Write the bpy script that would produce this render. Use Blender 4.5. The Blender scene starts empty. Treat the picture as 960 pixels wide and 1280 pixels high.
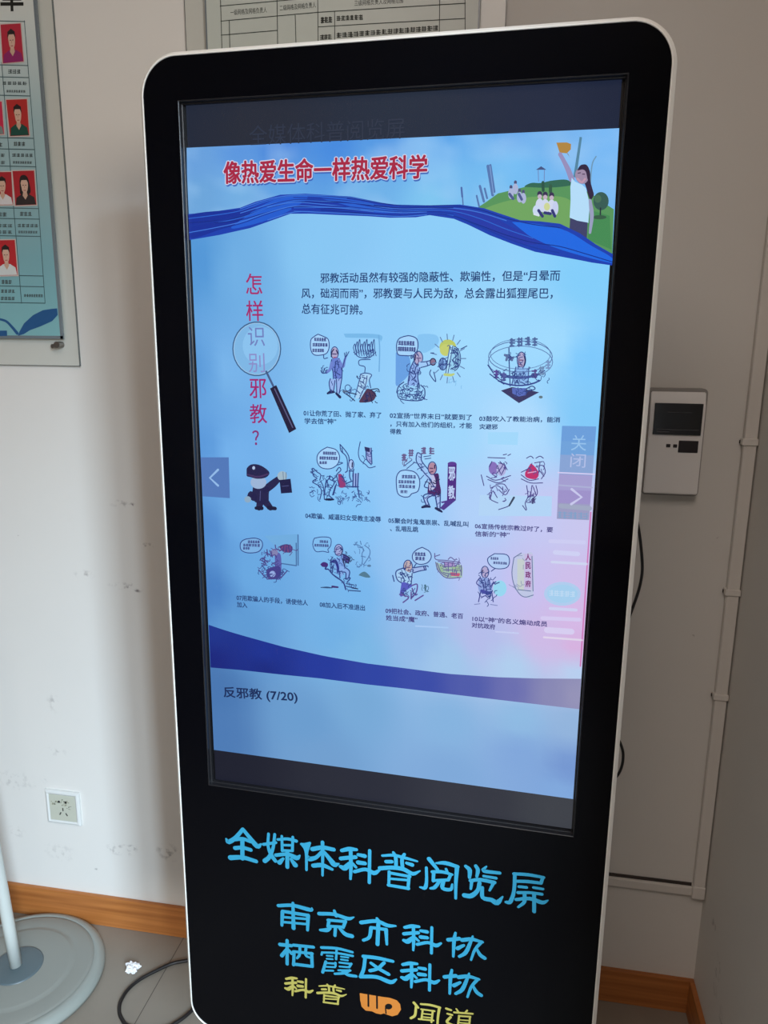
import bpy, bmesh, math, random
from mathutils import Vector, Matrix, noise

random.seed(7)
S = bpy.context.scene
COL = S.collection

# ------------------------------------------------------------------ camera
F_PX = 955.169
PITCH, ROLL, YAW = -0.220238, 0.009870, 0.172921
CAM = Vector((0.0, -1.451818, 1.384340))
cy, sy, cp, sp = math.cos(YAW), math.sin(YAW), math.cos(PITCH), math.sin(PITCH)
FWD = Vector((-sy * cp, cy * cp, sp))
_r = Vector((cy, sy, 0.0))
_u = _r.cross(FWD)
RIGHT = _r * math.cos(ROLL) + _u * math.sin(ROLL)
UP = -_r * math.sin(ROLL) + _u * math.cos(ROLL)
cam_data = bpy.data.cameras.new('camera')
cam_data.sensor_fit = 'AUTO'
cam_data.sensor_width = 36.0
cam_data.lens = F_PX / 1280.0 * 36.0
cam_data.clip_start = 0.05
camera = bpy.data.objects.new('camera', cam_data)
COL.objects.link(camera)
camera.matrix_world = Matrix(((RIGHT.x, UP.x, -FWD.x, CAM.x), (RIGHT.y, UP.y, -FWD.y, CAM.y),
                              (RIGHT.z, UP.z, -FWD.z, CAM.z), (0, 0, 0, 1)))
S.camera = camera

# ------------------------------------------------------------------ light
world = bpy.data.worlds.new('sky')
S.world = world
world.use_nodes = True
bg = world.node_tree.nodes['Background']
bg.inputs['Color'].default_value = (0.62, 0.80, 1.0, 1)
bg.inputs['Strength'].default_value = 0.8


def area(name, loc, target, sx, sz, watts, color):
    ld = bpy.data.lights.new(name, 'AREA')
    ld.shape = 'RECTANGLE'
    ld.size, ld.size_y, ld.energy, ld.color = sx, sz, watts, color
    o = bpy.data.objects.new(name, ld)
    COL.objects.link(o)
    o.location = loc
    o.rotation_euler = (Vector(target) - Vector(loc)).to_track_quat('-Z', 'Y').to_euler()
    return o


# bright sky seen through the window in the right-hand wall
area('window_skylight', (2.6, -4.75, 3.45), (-0.9, 0.0, 0.5), 1.1, 1.9, 660.0, (0.60, 0.81, 1.0))
# daylight returned by the pale buildings across the yard, at window height
area('window_daylight', (2.6, -4.75, 1.75), (-0.9, 0.0, 1.2), 1.2, 1.0, 105.0, (1.0, 0.97, 0.92))
# added warm fill below the ceiling to raise the ambient level, no known fixture
area('ambient_fill', (-0.2, -2.1, 2.72), (-0.2, -2.1, 0.0), 1.2, 1.1, 22.5, (1.0, 0.86, 0.79))

S.view_settings.view_transform = 'Standard'
S.view_settings.look = 'None'
S.view_settings.gamma = 1.0
S.view_settings.use_curve_mapping = False
S.view_settings.exposure = 0.0
S.cycles.max_bounces = 10
S.cycles.diffuse_bounces = 6

# ------------------------------------------------------------------ photo geometry: pixel -> point on a real plane
def ray(px, py):
    return FWD + RIGHT * ((px - 480.0) / F_PX) - UP * ((py - 640.0) / F_PX)


def wall_at(px, py, y=0.0):
    d = ray(px, py)
    return CAM + d * ((y - CAM.y) / d.y)


def floor_at(px, py, z=0.0):
    d = ray(px, py)
    return CAM + d * ((z - CAM.z) / d.z)


K_YAW = -0.044866
K_POS = Vector((-0.166902, -0.489155, 0.0))     # kiosk: centre of its front panel, on the floor
K_Z = 1.201159                                   # height of the screen centre
K_X = Vector((math.cos(K_YAW), math.sin(K_YAW), 0))
K_N = Vector((math.sin(K_YAW), -math.cos(K_YAW), 0))   # towards the viewer
REC = 0.012                                      # screen recess behind the panel face


def kiosk_at(px, py, depth=0.0):
    o = K_POS + Vector((0, 0, K_Z)) - K_N * depth
    d = ray(px, py)
    q = CAM + d * ((o - CAM).dot(K_N) / d.dot(K_N)) - o
    return (q.dot(K_X), q.z)


def lin(c):
    c = c / 255.0
    return c / 12.92 if c <= 0.04045 else ((c + 0.055) / 1.055) ** 2.4


def rgb(c):
    return (lin(c[0]), lin(c[1]), lin(c[2]), 1.0)


# ------------------------------------------------------------------ materials
_mats = {}


def mat(name, color, rough=0.6, metal=0.0, spec=0.5, coat=0.0):
    m = bpy.data.materials.new(name)
    m.use_nodes = True
    b = m.node_tree.nodes['Principled BSDF']
    b.inputs['Base Color'].default_value = (*color, 1)
    b.inputs['Roughness'].default_value = rough
    b.inputs['Metallic'].default_value = metal
    b.inputs['Specular IOR Level'].default_value = spec
    b.inputs['Coat Weight'].default_value = coat
    return m


def nn(m, kind, **kw):
    n = m.node_tree.nodes.new(kind)
    for k, v in kw.items():
        setattr(n, k, v)
    return n


def lk(m, a, b):
    m.node_tree.links.new(a, b)


def pixel_mat(c):
    """a lit screen colour"""
    k = ('lit', tuple(c))
    if k not in _mats:
        m = mat('lit_picture', (0.003, 0.003, 0.004), 0.25, 0, 0.15)
        b = m.node_tree.nodes['Principled BSDF']
        b.inputs['Emission Color'].default_value = rgb(c)
        b.inputs['Emission Strength'].default_value = 1.0
        _mats[k] = m
    return _mats[k]


def ink_mat(c):
    k = ('ink', tuple(c))
    if k not in _mats:
        _mats[k] = mat('printed_ink', rgb(c)[:3], 0.55, 0, 0.3)
    return _mats[k]


def plaster(name, color, scuffs=()):
    m = mat(name, color, 0.75, 0, 0.25)
    b = m.node_tree.nodes['Principled BSDF']
    geo = nn(m, 'ShaderNodeNewGeometry')
    n1 = nn(m, 'ShaderNodeTexNoise')
    n1.inputs['Scale'].default_value = 2.2
    n1.inputs['Detail'].default_value = 5
    lk(m, geo.outputs['Position'], n1.inputs['Vector'])
    mix = nn(m, 'ShaderNodeMix', data_type='RGBA')
    mix.inputs['A'].default_value = (*[c * 0.965 for c in color], 1)
    mix.inputs['B'].default_value = (*[min(1, c * 1.03) for c in color], 1)
    lk(m, n1.outputs['Fac'], mix.inputs['Factor'])
    last = mix.outputs['Result']
    if scuffs:
        n2 = nn(m, 'ShaderNodeTexNoise')
        n2.inputs['Scale'].default_value = 70
        n2.inputs['Detail'].default_value = 4
        lk(m, geo.outputs['Position'], n2.inputs['Vector'])
        thr = nn(m, 'ShaderNodeMapRange')
        thr.inputs['From Min'].default_value = 0.50
        thr.inputs['From Max'].default_value = 0.68
        lk(m, n2.outputs['Fac'], thr.inputs['Value'])
        total = None
        for (p, rx, rz, amt) in scuffs:
            sub = nn(m, 'ShaderNodeVectorMath', operation='SUBTRACT')
            lk(m, geo.outputs['Position'], sub.inputs[0])
            sub.inputs[1].default_value = p
            div = nn(m, 'ShaderNodeVectorMath', operation='DIVIDE')
            lk(m, sub.outputs[0], div.inputs[0])
            div.inputs[1].default_value = (rx, rx, rz)
            ln = nn(m, 'ShaderNodeVectorMath', operation='LENGTH')
            lk(m, div.outputs[0], ln.inputs[0])
            mr = nn(m, 'ShaderNodeMapRange')
            mr.inputs['From Min'].default_value = 1.0
            mr.inputs['From Max'].default_value = 0.2
            mr.inputs['To Max'].default_value = amt
            lk(m, ln.outputs['Value'], mr.inputs['Value'])
            if total is None:
                total = mr.outputs[0]
            else:
                ad = nn(m, 'ShaderNodeMath', operation='MAXIMUM')
                lk(m, total, ad.inputs[0])
                lk(m, mr.outputs[0], ad.inputs[1])
                total = ad.outputs[0]
        mul = nn(m, 'ShaderNodeMath', operation='MULTIPLY')
        lk(m, total, mul.inputs[0])
        lk(m, thr.outputs[0], mul.inputs[1])
        mx = nn(m, 'ShaderNodeMix', data_type='RGBA')
        lk(m, mul.outputs[0], mx.inputs['Factor'])
        lk(m, last, mx.inputs['A'])
        mx.inputs['B'].default_value = (0.12, 0.10, 0.10, 1)
        last = mx.outputs['Result']
    lk(m, last, b.inputs['Base Color'])
    bump = nn(m, 'ShaderNodeBump')
    bump.inputs['Strength'].default_value = 0.06
    bump.inputs['Distance'].default_value = 0.01
    n3 = nn(m, 'ShaderNodeTexNoise')
    n3.inputs['Scale'].default_value = 9
    n3.inputs['Detail'].default_value = 3
    lk(m, geo.outputs['Position'], n3.inputs['Vector'])
    lk(m, n3.outputs['Fac'], bump.inputs['Height'])
    lk(m, bump.outputs['Normal'], b.inputs['Normal'])
    return m


def wood(name, dark, light, axis):
    m = mat(name, light, 0.38, 0, 0.4)
    b = m.node_tree.nodes['Principled BSDF']
    geo = nn(m, 'ShaderNodeNewGeometry')
    mp = nn(m, 'ShaderNodeMapping')
    sc = [60, 60, 90]
    sc[axis] = 2.5
    mp.inputs['Scale'].default_value = sc
    lk(m, geo.outputs['Position'], mp.inputs['Vector'])
    n = nn(m, 'ShaderNodeTexNoise')
    n.inputs['Scale'].default_value = 1.0
    n.inputs['Detail'].default_value = 5
    lk(m, mp.outputs[0], n.inputs['Vector'])
    r = nn(m, 'ShaderNodeValToRGB')
    r.color_ramp.elements[0].position = 0.3
    r.color_ramp.elements[0].color = (*dark, 1)
    r.color_ramp.elements[1].position = 0.68
    r.color_ramp.elements[1].color = (*light, 1)
    lk(m, n.outputs['Fac'], r.inputs[0])
    lk(m, r.outputs[0], b.inputs['Base Color'])
    return m


# ------------------------------------------------------------------ mesh helpers
def obj(name, bm, m, parent=None, smooth=False, kind=None):
    me = bpy.data.meshes.new(name)
    bm.normal_update()
    bm.to_mesh(me)
    bm.free()
    for x in (m if isinstance(m, (list, tuple)) else [m]):
        me.materials.append(x)
    if smooth:
        for p in me.polygons:
            p.use_smooth = True
    o = bpy.data.objects.new(name, me)
    COL.objects.link(o)
    if parent:
        o.parent = parent
    if kind:
        o['kind'] = kind
    return o


def empty(name, loc, rz=0.0):
    o = bpy.data.objects.new(name, None)
    o.empty_display_size = 0.1
    o.location = loc
    o.rotation_euler = (0, 0, rz)
    COL.objects.link(o)
    return o


def tag(o, label, cat, group=None):
    o['label'] = label
    o['category'] = cat
    if group:
        o['group'] = group
    return o


def box(bm, x0, x1, y0, y1, z0, z1, bevel=0.0, seg=2):
    v = [bm.verts.new((x, y, z)) for x in (x0, x1) for y in (y0, y1) for z in (z0, z1)]
    fs = [bm.faces.new([v[i] for i in f]) for f in
          ((0, 1, 3, 2), (4, 6, 7, 5), (0, 4, 5, 1), (2, 3, 7, 6), (0, 2, 6, 4), (1, 5, 7, 3))]
    if bevel:
        es = list({e for f in fs for e in f.edges})
        bmesh.ops.bevel(bm, geom=es, offset=bevel, segments=seg, profile=0.5, affect='EDGES')
    return bm


def B(*a, **k):
    return box(bmesh.new(), *a, **k)


def spline(pts, n=8):
    pts = [Vector(p) for p in pts]
    if len(pts) < 3:
        return pts
    out = []
    for i in range(len(pts) - 1):
        a, b = pts[i], pts[i + 1]
        p0 = pts[i - 1] if i else a * 2 - b
        p3 = pts[i + 2] if i + 2 < len(pts) else b * 2 - a
        for k in range(n):
            t = k / n
            out.append(0.5 * ((2 * a) + (b - p0) * t + (2 * p0 - 5 * a + 4 * b - p3) * t * t
                              + (3 * a - p0 - 3 * b + p3) * t ** 3))
    out.append(pts[-1])
    return out


def tube(bm, pts, r, seg=10, cap=True):
    rings = []
    prev = None
    for i, p in enumerate(pts):
        t = (pts[min(i + 1, len(pts) - 1)] - pts[max(i - 1, 0)]).normalized()
        if prev is None:
            a = Vector((0, 0, 1)) if abs(t.z) < 0.9 else Vector((1, 0, 0))
            n = (a - t * a.dot(t)).normalized()
        else:
            n = (prev - t * prev.dot(t)).normalized()
        prev = n
        b = t.cross(n)
        rr = r(i / max(1, len(pts) - 1)) if callable(r) else r
        rings.append([bm.verts.new(p + n * (math.cos(k * math.tau / seg) * rr) + b * (math.sin(k * math.tau / seg) * rr))
                      for k in range(seg)])
    for a, b in zip(rings, rings[1:]):
        for k in range(seg):
            bm.faces.new((a[k], a[(k + 1) % seg], b[(k + 1) % seg], b[k]))
    if cap:
        bm.faces.new(rings[0][::-1])
        bm.faces.new(rings[-1])
    return bm


def lathe(bm, prof, seg=64, c=(0, 0)):
    rings = []
    for (r, z) in prof:
        if r < 1e-6:
            rings.append([bm.verts.new((c[0], c[1], z))])
        else:
            rings.append([bm.verts.new((c[0] + r * math.cos(k * math.tau / seg), c[1] + r * math.sin(k * math.tau / seg), z))
                          for k in range(seg)])
    for a, b in zip(rings, rings[1:]):
        for k in range(seg):
            k2 = (k + 1) % seg
            if len(a) == 1 and len(b) == 1:
                continue
            if len(a) == 1:
                bm.faces.new((a[0], b[k2], b[k]))
            elif len(b) == 1:
                bm.faces.new((a[k], a[k2], b[0]))
            else:
                bm.faces.new((a[k], a[k2], b[k2], b[k]))
    bmesh.ops.recalc_face_normals(bm, faces=bm.faces)
    return bm


def rrect(x0, x1, z0, z1, r, n=10):
    out = []
    for (cx, cz, a0) in ((x1 - r, z1 - r, 0), (x0 + r, z1 - r, 90), (x0 + r, z0 + r, 180), (x1 - r, z0 + r, 270)):
        for k in range(n + 1):
            a = math.radians(a0 + 90.0 * k / n)
            out.append((cx + r * math.cos(a), cz + r * math.sin(a)))
    return out


def prism(bm, loop, y0, y1):
    a = [bm.verts.new((x, y0, z)) for x, z in loop]
    b = [bm.verts.new((x, y1, z)) for x, z in loop]
    bm.faces.new(a)
    bm.faces.new(b[::-1])
    for i in range(len(a)):
        j = (i + 1) % len(a)
        bm.faces.new((a[i], b[i], b[j], a[j]))
    bmesh.ops.recalc_face_normals(bm, faces=bm.faces)
    return bm


# ------------------------------------------------------------------ flat prints and screen pictures
def text_shape(s, bold=0.0):
    c = bpy.data.curves.new('lettering', 'FONT')
    c.body = s
    c.offset = bold
    c.resolution_u = 3
    o = bpy.data.objects.new('lettering', c)
    COL.objects.link(o)
    dg = bpy.context.evaluated_depsgraph_get()
    dg.update()
    me = bpy.data.meshes.new_from_object(o.evaluated_get(dg))
    v = [(p.co.x, p.co.y) for p in me.vertices]
    f = [tuple(p.vertices) for p in me.polygons]
    bpy.data.objects.remove(o)
    bpy.data.curves.remove(c)
    bpy.data.meshes.remove(me)
    return v, f


class Art:
    """flat picture made of real polygons lying on one plane"""
    def __init__(self, plane, mk, x0=0.0, y0=0.0, s=1.0):
        self.plane, self.mk = plane, mk          # plane(px, py) -> (a, b) metres on the plane
        self.v, self.f, self.mi, self.mats, self.lv, self.lc = [], [], [], [], 0, None
        self.lw = 1.0
        self.frame(x0, y0, s)

    def frame(self, x0, y0, s):
        self.x0, self.y0, self.s = x0, y0, s
        return self

    def P(self, p):
        return Vector(self.plane(self.x0 + p[0] / self.s, self.y0 + p[1] / self.s))

    def level(self, c):
        if c != self.lc or self.mk is ink_mat:
            self.lv += 1
            self.lc = c

    def m(self, c):
        m = self.mk(c)
        if m not in self.mats:
            self.mats.append(m)
        return self.mats.index(m)

    def scale_at(self, p):
        a, b = self.P(p), self.P((p[0] + 1, p[1]))
        return (b - a).length

    def face(self, pts, k):
        i = len(self.v)
        self.v += [(p[0], p[1], self.lv) for p in pts]
        self.f.append(tuple(range(i, i + len(pts))))
        self.mi.append(k)

    def poly(self, pts, c, smooth=False):
        self.level(c)
        if smooth:
            q = [(p[0], p[1], 0) for p in pts]
            q = spline(q[-2:] + q + q[:2], 5)
            q = q[10:-10]
            pts = [(p[0], p[1]) for p in q]
        self.face([self.P(p) for p in pts], self.m(c))
        return self

    def ell(self, cx, cy_, rx, ry, c, rot=0.0, n=22):
        ca, sa = math.cos(rot), math.sin(rot)
        return self.poly([(cx + rx * math.cos(t) * ca - ry * math.sin(t) * sa, cy_ + rx * math.cos(t) * sa + ry * math.sin(t) * ca)
                          for t in (k * math.tau / n for k in range(n))], c)

    def ring(self, cx, cy_, rx, ry, w, c, a0=0, a1=360):
        n = max(6, int(abs(a1 - a0) / 12))
        return self.line([(cx + rx * math.cos(math.radians(a0 + (a1 - a0) * k / n)),
                           cy_ + ry * math.sin(math.radians(a0 + (a1 - a0) * k / n))) for k in range(n + 1)], w, c, False)

    def line(self, pts, w, c, smooth=True):
        self.level(c)
        k = self.m(c)
        w = w * self.lw
        p3 = [Vector((p[0], p[1], p[2] if len(p) > 2 else w)) for p in pts]
        if smooth:
            p3 = spline(p3, 4)
        sc = self.scale_at(p3[0])
        q = [(self.P(p), max(p.z, w * 0.2) * sc * 0.5) for p in p3]
        sides = []
        for i, (p, r) in enumerate(q):
            t = q[min(i + 1, len(q) - 1)][0] - q[max(i - 1, 0)][0]
            if t.length < 1e-9:
                t = Vector((1, 0))
            t.normalize()
            n = Vector((-t.y, t.x))
            sides.append((p + n * r, p - n * r))
        for a, b in zip(sides, sides[1:]):
            self.face([a[0], a[1], b[1], b[0]], k)
        for (i, j) in ((0, 1), (len(q) - 1, len(q) - 2)):
            p, r = q[i]
            a0 = math.atan2(p.y - q[j][0].y, p.x - q[j][0].x) - math.pi / 2
            self.face([p + Vector((math.cos(a0 + t), math.sin(a0 + t))) * r for t in (n_ * math.pi / 6 for n_ in range(7))], k)
        return self

    def lines(self, ls, w, c, smooth=True):
        for l in ls:
            self.line(l, w, c, smooth)
        return self

    def fat(self, s, a, b, h, c, r, dx=0.0, dy=0.0, n=10):
        """heavy lettering: strokes widened by r"""
        for k in range(n):
            ox, oy = dx + r * math.cos((k + .5) * math.tau / n), dy + r * math.sin((k + .5) * math.tau / n)
            self.text(s, (a[0] + ox, a[1] + oy), (b[0] + ox, b[1] + oy), h, c)
        return self.text(s, (a[0] + dx, a[1] + dy), (b[0] + dx, b[1] + dy), h, c)

    def text(self, s, a, b, h, c, bold=0.0, grow=0.0):
        """one line of lettering whose middle runs from a to b, h high"""
        self.level(c)
        v, f = text_shape(s, bold)
        if not v:
            return self
        xs = [p[0] for p in v]
        ys = [p[1] for p in v]
        A, Bp = self.P(a), self.P(b)
        d = Bp - A
        L = d.length
        d.normalize()
        n = Vector((-d.y, d.x))
        hm = h * self.scale_at(a)
        A = A - d * grow * self.scale_at(a)
        L += 2 * grow * self.scale_at(a)
        hm += 2 * grow * self.scale_at(a)
        mx, Mx, my, My = min(xs), max(xs), min(ys), max(ys)
        kx, ky = L / (Mx - mx), hm / (My - my)
        i0 = len(self.v)
        k = self.m(c)
        for (x, y) in v:
            p = A + d * ((x - mx) * kx) + n * ((y - (my + My) / 2) * ky)
            self.v.append((p.x, p.y, self.lv))
        for t in f:
            self.f.append(tuple(i0 + j for j in t))
            self.mi.append(k)
        return self

    def marks(self, x0, y0, x1, y1, h, n, c, w=None):
        """illegible small print: clumps of short strokes"""
        w = w or h * 0.16
        for i in range(n):
            cx = x0 + (x1 - x0) * (i + 0.5) / n
            cy_ = y0 + (y1 - y0) * (i + 0.5) / n
            hw = (x1 - x0) / n * 0.40
            for k in range(3):
                yy = cy_ + (k - 1) * h * 0.36
                self.line([(cx - hw, yy), (cx + hw * random.uniform(0.5, 1), yy)], w, c, False)
            for k in range(2):
                xx = cx + hw * random.uniform(-0.7, 0.7)
                self.line([(xx, cy_ - h * 0.5), (xx, cy_ + h * random.uniform(0.2, 0.5))], w, c, False)
        return self

    def hatch(self, x0, y0, x1, y1, n, w, c, L=40):
        for k in range(n):
            x, y = random.uniform(x0, x1), random.uniform(y0, y1)
            a = random.uniform(0, math.tau)
            p = [(x, y)]
            for j in range(random.randint(2, 4)):
                a += random.uniform(-1.3, 1.3)
                p.append((p[-1][0] + math.cos(a) * L * .4, p[-1][1] + math.sin(a) * L * .4))
            self.line(p, w, c)
        return self

    def build(self, name, to3, room, parent=None):
        step = min(4e-5, room / max(1, self.lv))
        me = bpy.data.meshes.new(name)
        me.from_pydata([to3(x, y, l * step) for x, y, l in self.v], [], self.f)
        for m in self.mats:
            me.materials.append(m)
        for p, k in zip(me.polygons, self.mi):
            p.material_index = k
        bm = bmesh.new()
        bm.from_mesh(me)
        bmesh.ops.triangulate(bm, faces=[f for f in bm.faces if len(f.verts) > 4])
        bm.normal_update()
        bm.to_mesh(me)
        bm.free()
        o = bpy.data.objects.new(name, me)
        COL.objects.link(o)
        if parent:
            o.parent = parent
        return o


# ------------------------------------------------------------------ the room
XR, ZC, YF, XL = 0.419, 2.75, -4.8, -3.3
WIN = (-2.95, -1.15, 0.40, 2.12)


def wp(px, py):
    p = wall_at(px, py)
    return (p.x, p.y, p.z)


SC = [(wp(150, 1062), 0.045, 0.018, 0.8), (wp(166, 1060), 0.018, 0.010, 1.0), (wp(124, 1087), 0.014, 0.005, 1.0),
      (wp(210, 1065), 0.035, 0.03, 0.7), (wp(66, 878), 0.018, 0.03, 0.35), (wp(130, 737), 0.006, 0.004, 1.6),
      (wp(22, 668), 0.005, 0.004, 1.6), (wp(160, 733), 0.05, 0.010, 0.9), (wp(172, 738), 0.012, 0.006, 1.2),
      (wp(105, 718), 0.03, 0.012, 0.5), (wp(20, 975), 0.06, 0.03, 0.35), (wp(55, 975), 0.012, 0.012, 0.4),
      (wp(150, 630), 0.03, 0.010, 0.6), (wp(165, 631), 0.008, 0.006, 1.2), (wp(75, 1065), 0.05, 0.03, 0.3),
      (wp(185, 682), 0.02, 0.008, 0.9), (wp(899, 673), 0.005, 0.004, 1.6), (wp(865, 795), 0.006, 0.004, 1.2),
      (wp(70, 940), 0.03, 0.015, 0.3), (wp(20, 1040), 0.03, 0.02, 0.4)]
M_wall = plaster('white_plaster', (0.72, 0.70, 0.66), SC)
M_wallr = plaster('white_plaster_side', (0.72, 0.70, 0.66),
                  [((XR, -0.14, 0.22), 0.02, 0.06, 0.7), ((XR, -0.09, 0.28), 0.02, 0.02, 0.7), ((XR, -0.2, 0.16), 0.03, 0.05, 0.5)])
M_room = mat('room_paint', (0.76, 0.67, 0.58), 0.8, 0, 0.2)
M_wood = wood('orange_wood', (0.31, 0.10, 0.024), (0.50, 0.185, 0.048), 0)
M_woody = wood('orange_wood_side', (0.31, 0.10, 0.024), (0.50, 0.185, 0.048), 1)

obj('wall_back', B(XL - .2, XR + .3, 0, .2, 0, ZC), M_wall, kind='structure')
bm = bmesh.new()
T = 0.26
box(bm, XR, XR + T, WIN[1], 0, 0, ZC)
box(bm, XR, XR + T, YF, WIN[0], 0, ZC)
box(bm, XR, XR + T, WIN[0], WIN[1], 0, WIN[2])
box(bm, XR, XR + T, WIN[0], WIN[1], WIN[3], ZC)
obj('wall_right', bm, M_wallr, kind='structure')
obj('wall_left', B(XL - .2, XL, YF, 0, 0, ZC), M_room, kind='structure')
obj('wall_front', B(XL - .2, XR + T, YF - .2, YF, 0, ZC), M_room, kind='structure')
obj('ceiling', B(XL - .2, XR + T, YF - .2, .2, ZC, ZC + .15), M_room, kind='structure')

# floor: beige polished tiles, thin dark joints
M_floor = mat('beige_tile', (0.33, 0.285, 0.235), 0.32, 0, 0.4)
b = M_floor.node_tree.nodes['Principled BSDF']
geo = nn(M_floor, 'ShaderNodeNewGeometry')
sep = nn(M_floor, 'ShaderNodeSeparateXYZ')
lk(M_floor, geo.outputs['Position'], sep.inputs[0])
gl = floor_at(187, 1247)
masks = []
for ax, off in (('X', gl.x), ('Y', -0.43)):
    a1 = nn(M_floor, 'ShaderNodeMath', operation='SUBTRACT')
    lk(M_floor, sep.outputs[ax], a1.inputs[0])
    a1.inputs[1].default_value = off - 0.4
    a2 = nn(M_floor, 'ShaderNodeMath', operation='FLOORED_MODULO')
    lk(M_floor, a1.outputs[0], a2.inputs[0])
    a2.inputs[1].default_value = 0.8
    a3 = nn(M_floor, 'ShaderNodeMath', operation='SUBTRACT')
    lk(M_floor, a2.outputs[0], a3.inputs[0])
    a3.inputs[1].default_value = 0.4
    a4 = nn(M_floor, 'ShaderNodeMath', operation='ABSOLUTE')
    lk(M_floor, a3.outputs[0], a4.inputs[0])
    a5 = nn(M_floor, 'ShaderNodeMath', operation='LESS_THAN')
    lk(M_floor, a4.outputs[0], a5.inputs[0])
    a5.inputs[1].default_value = 0.0009
    masks.append(a5.outputs[0])
mm = nn(M_floor, 'ShaderNodeMath', operation='MAXIMUM')
lk(M_floor, masks[0], mm.inputs[0])
lk(M_floor, masks[1], mm.inputs[1])
nz = nn(M_floor, 'ShaderNodeTexNoise')
nz.inputs['Scale'].default_value = 14
nz.inputs['Detail'].default_value = 6
lk(M_floor, geo.outputs['Position'], nz.inputs['Vector'])
c1 = nn(M_floor, 'ShaderNodeMix', data_type='RGBA')
c1.inputs['A'].default_value = (0.225, 0.193, 0.155, 1)
c1.inputs['B'].default_value = (0.265, 0.228, 0.185, 1)
lk(M_floor, nz.outputs['Fac'], c1.inputs['Factor'])
c2 = nn(M_floor, 'ShaderNodeMix', data_type='RGBA')
c2.inputs['B'].default_value = (0.07, 0.055, 0.045, 1)
lk(M_floor, mm.outputs[0], c2.inputs['Factor'])
lk(M_floor, c1.outputs['Result'], c2.inputs['A'])
lk(M_floor, c2.outputs['Result'], b.inputs['Base Color'])
obj('floor', B(XL - .2, XR + T, YF - .2, .2, -.1, 0), M_floor, kind='structure')

HB, TB = 0.08, 0.011
obj('baseboard_back', B(XL, XR, -TB, 0, 0, HB, bevel=0.002), M_wood, kind='structure')
obj('baseboard_right', B(XR - TB, XR, YF, -TB, 0, HB, bevel=0.002), M_woody, kind='structure')
obj('baseboard_left', B(XL, XL + TB, YF, -TB, 0, HB, bevel=0.002), M_woody, kind='structure')
obj('baseboard_front', B(XL + TB, XR - TB, YF, YF + TB, 0, HB, bevel=0.002), M_wood, kind='structure')

# window frame in the right wall (behind the viewer's shoulder)
M_frame = mat('white_window_frame', (0.75, 0.75, 0.74), 0.4)
bm = bmesh.new()
fx0, fx1 = XR + .14, XR + .19
y0, y1, z0, z1 = WIN
for (a, bb, c, d) in ((y0, y1, z0, z0 + .05), (y0, y1, z1 - .05, z1), (y0, y0 + .05, z0 + .05, z1 - .05), (y1 - .05, y1, z0 + .05, z1 - .05)):
    box(bm, fx0, fx1, a, bb, c, d)
ym = (y0 + y1) / 2
box(bm, fx0, fx1, ym - .02, ym + .02, z0 + .05, z1 - .05)
obj('window_1', bm, M_frame, kind='structure')

# ------------------------------------------------------------------ the kiosk
kiosk = empty('information_kiosk', K_POS, K_YAW)
tag(kiosk, 'tall black touchscreen kiosk with silver rim showing a blue poster page', 'kiosk')
M_black = mat('black_glass', (0.0016, 0.0018, 0.0030), 0.09, 0, 0.13)
M_bezel = mat('black_bezel_plastic', (0.012, 0.012, 0.014), 0.32, 0, 0.5)
M_silver = mat('silver_rim', (0.93, 0.915, 0.85), 0.3, 0.0, 0.5)
M_case = mat('black_steel_case', (0.012, 0.012, 0.014), 0.45, 0.0, 0.4)


def kz(z):
    return K_Z + z


PL, PR, PT, PB, RAD = -0.3146, 0.3115, 0.5214, -0.9190, 0.045
HL, HR, HT, HBm = -0.2685, 0.2680, 0.4715, -0.4740
# front panel: rounded sheet with a rectangular opening
bm = bmesh.new()
outer = rrect(PL, PR, kz(PB), kz(PT), RAD, 14)
inner = [(HL, kz(HBm)), (HR, kz(HBm)), (HR, kz(HT)), (HL, kz(HT))]
for y in (0.0, 0.005):
    es = []
    for loop in (outer, inner):
        vs = [bm.verts.new((x, y, z)) for x, z in loop]
        for i in range(len(vs)):
            es.append(bm.edges.new((vs[i], vs[(i + 1) % len(vs)])))
    bmesh.ops.triangle_fill(bm, edges=es, use_beauty=True, normal=(0, -1, 0))
front = obj('front_panel', bm, M_black, kiosk)
# silver rim: rounded bead swept round the panel
bm = bmesh.new()
prof = [(0.0, 0.0), (0.0, -0.0012), (0.0006, -0.0018), (0.0016, -0.0014), (0.0060, 0.0042), (0.0064, 0.0060), (0.0064, 0.020), (0.0, 0.020)]
rings = []
for (d, y) in prof:
    lp = rrect(PL - d, PR + d, kz(PB) - d, kz(PT) + d, RAD + d, 14)
    rings.append([bm.verts.new((x, y, z)) for x, z in lp])
for a, c in zip(rings, rings[1:] + rings[:1]):
    for i in range(len(a)):
        j = (i + 1) % len(a)
        bm.faces.new((a[i], a[j], c[j], c[i]))
bmesh.ops.recalc_face_normals(bm, faces=bm.faces)
obj('rim', bm, M_silver, kiosk)
# recess walls round the screen
bm = bmesh.new()
steps = [(0.0, 0.0), (0.0008, -0.0006), (0.0016, 0.0), (0.0018, REC * 0.55), (0.0030, REC * 0.6), (0.0030, REC + 0.003)]
rings = []
for (d, y) in steps:
    rings.append([bm.verts.new((x, y, z)) for x, z in
                  ((HL + d, kz(HBm) + d), (HR - d, kz(HBm) + d), (HR - d, kz(HT) - d), (HL + d, kz(HT) - d))])
for a, c in zip(rings, rings[1:]):
    for i in range(4):
        j = (i + 1) % 4
        bm.faces.new((a[i], a[j], c[j], c[i]))
bmesh.ops.recalc_face_normals(bm, faces=bm.faces)
obj('bezel', bm, M_bezel, kiosk)
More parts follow.
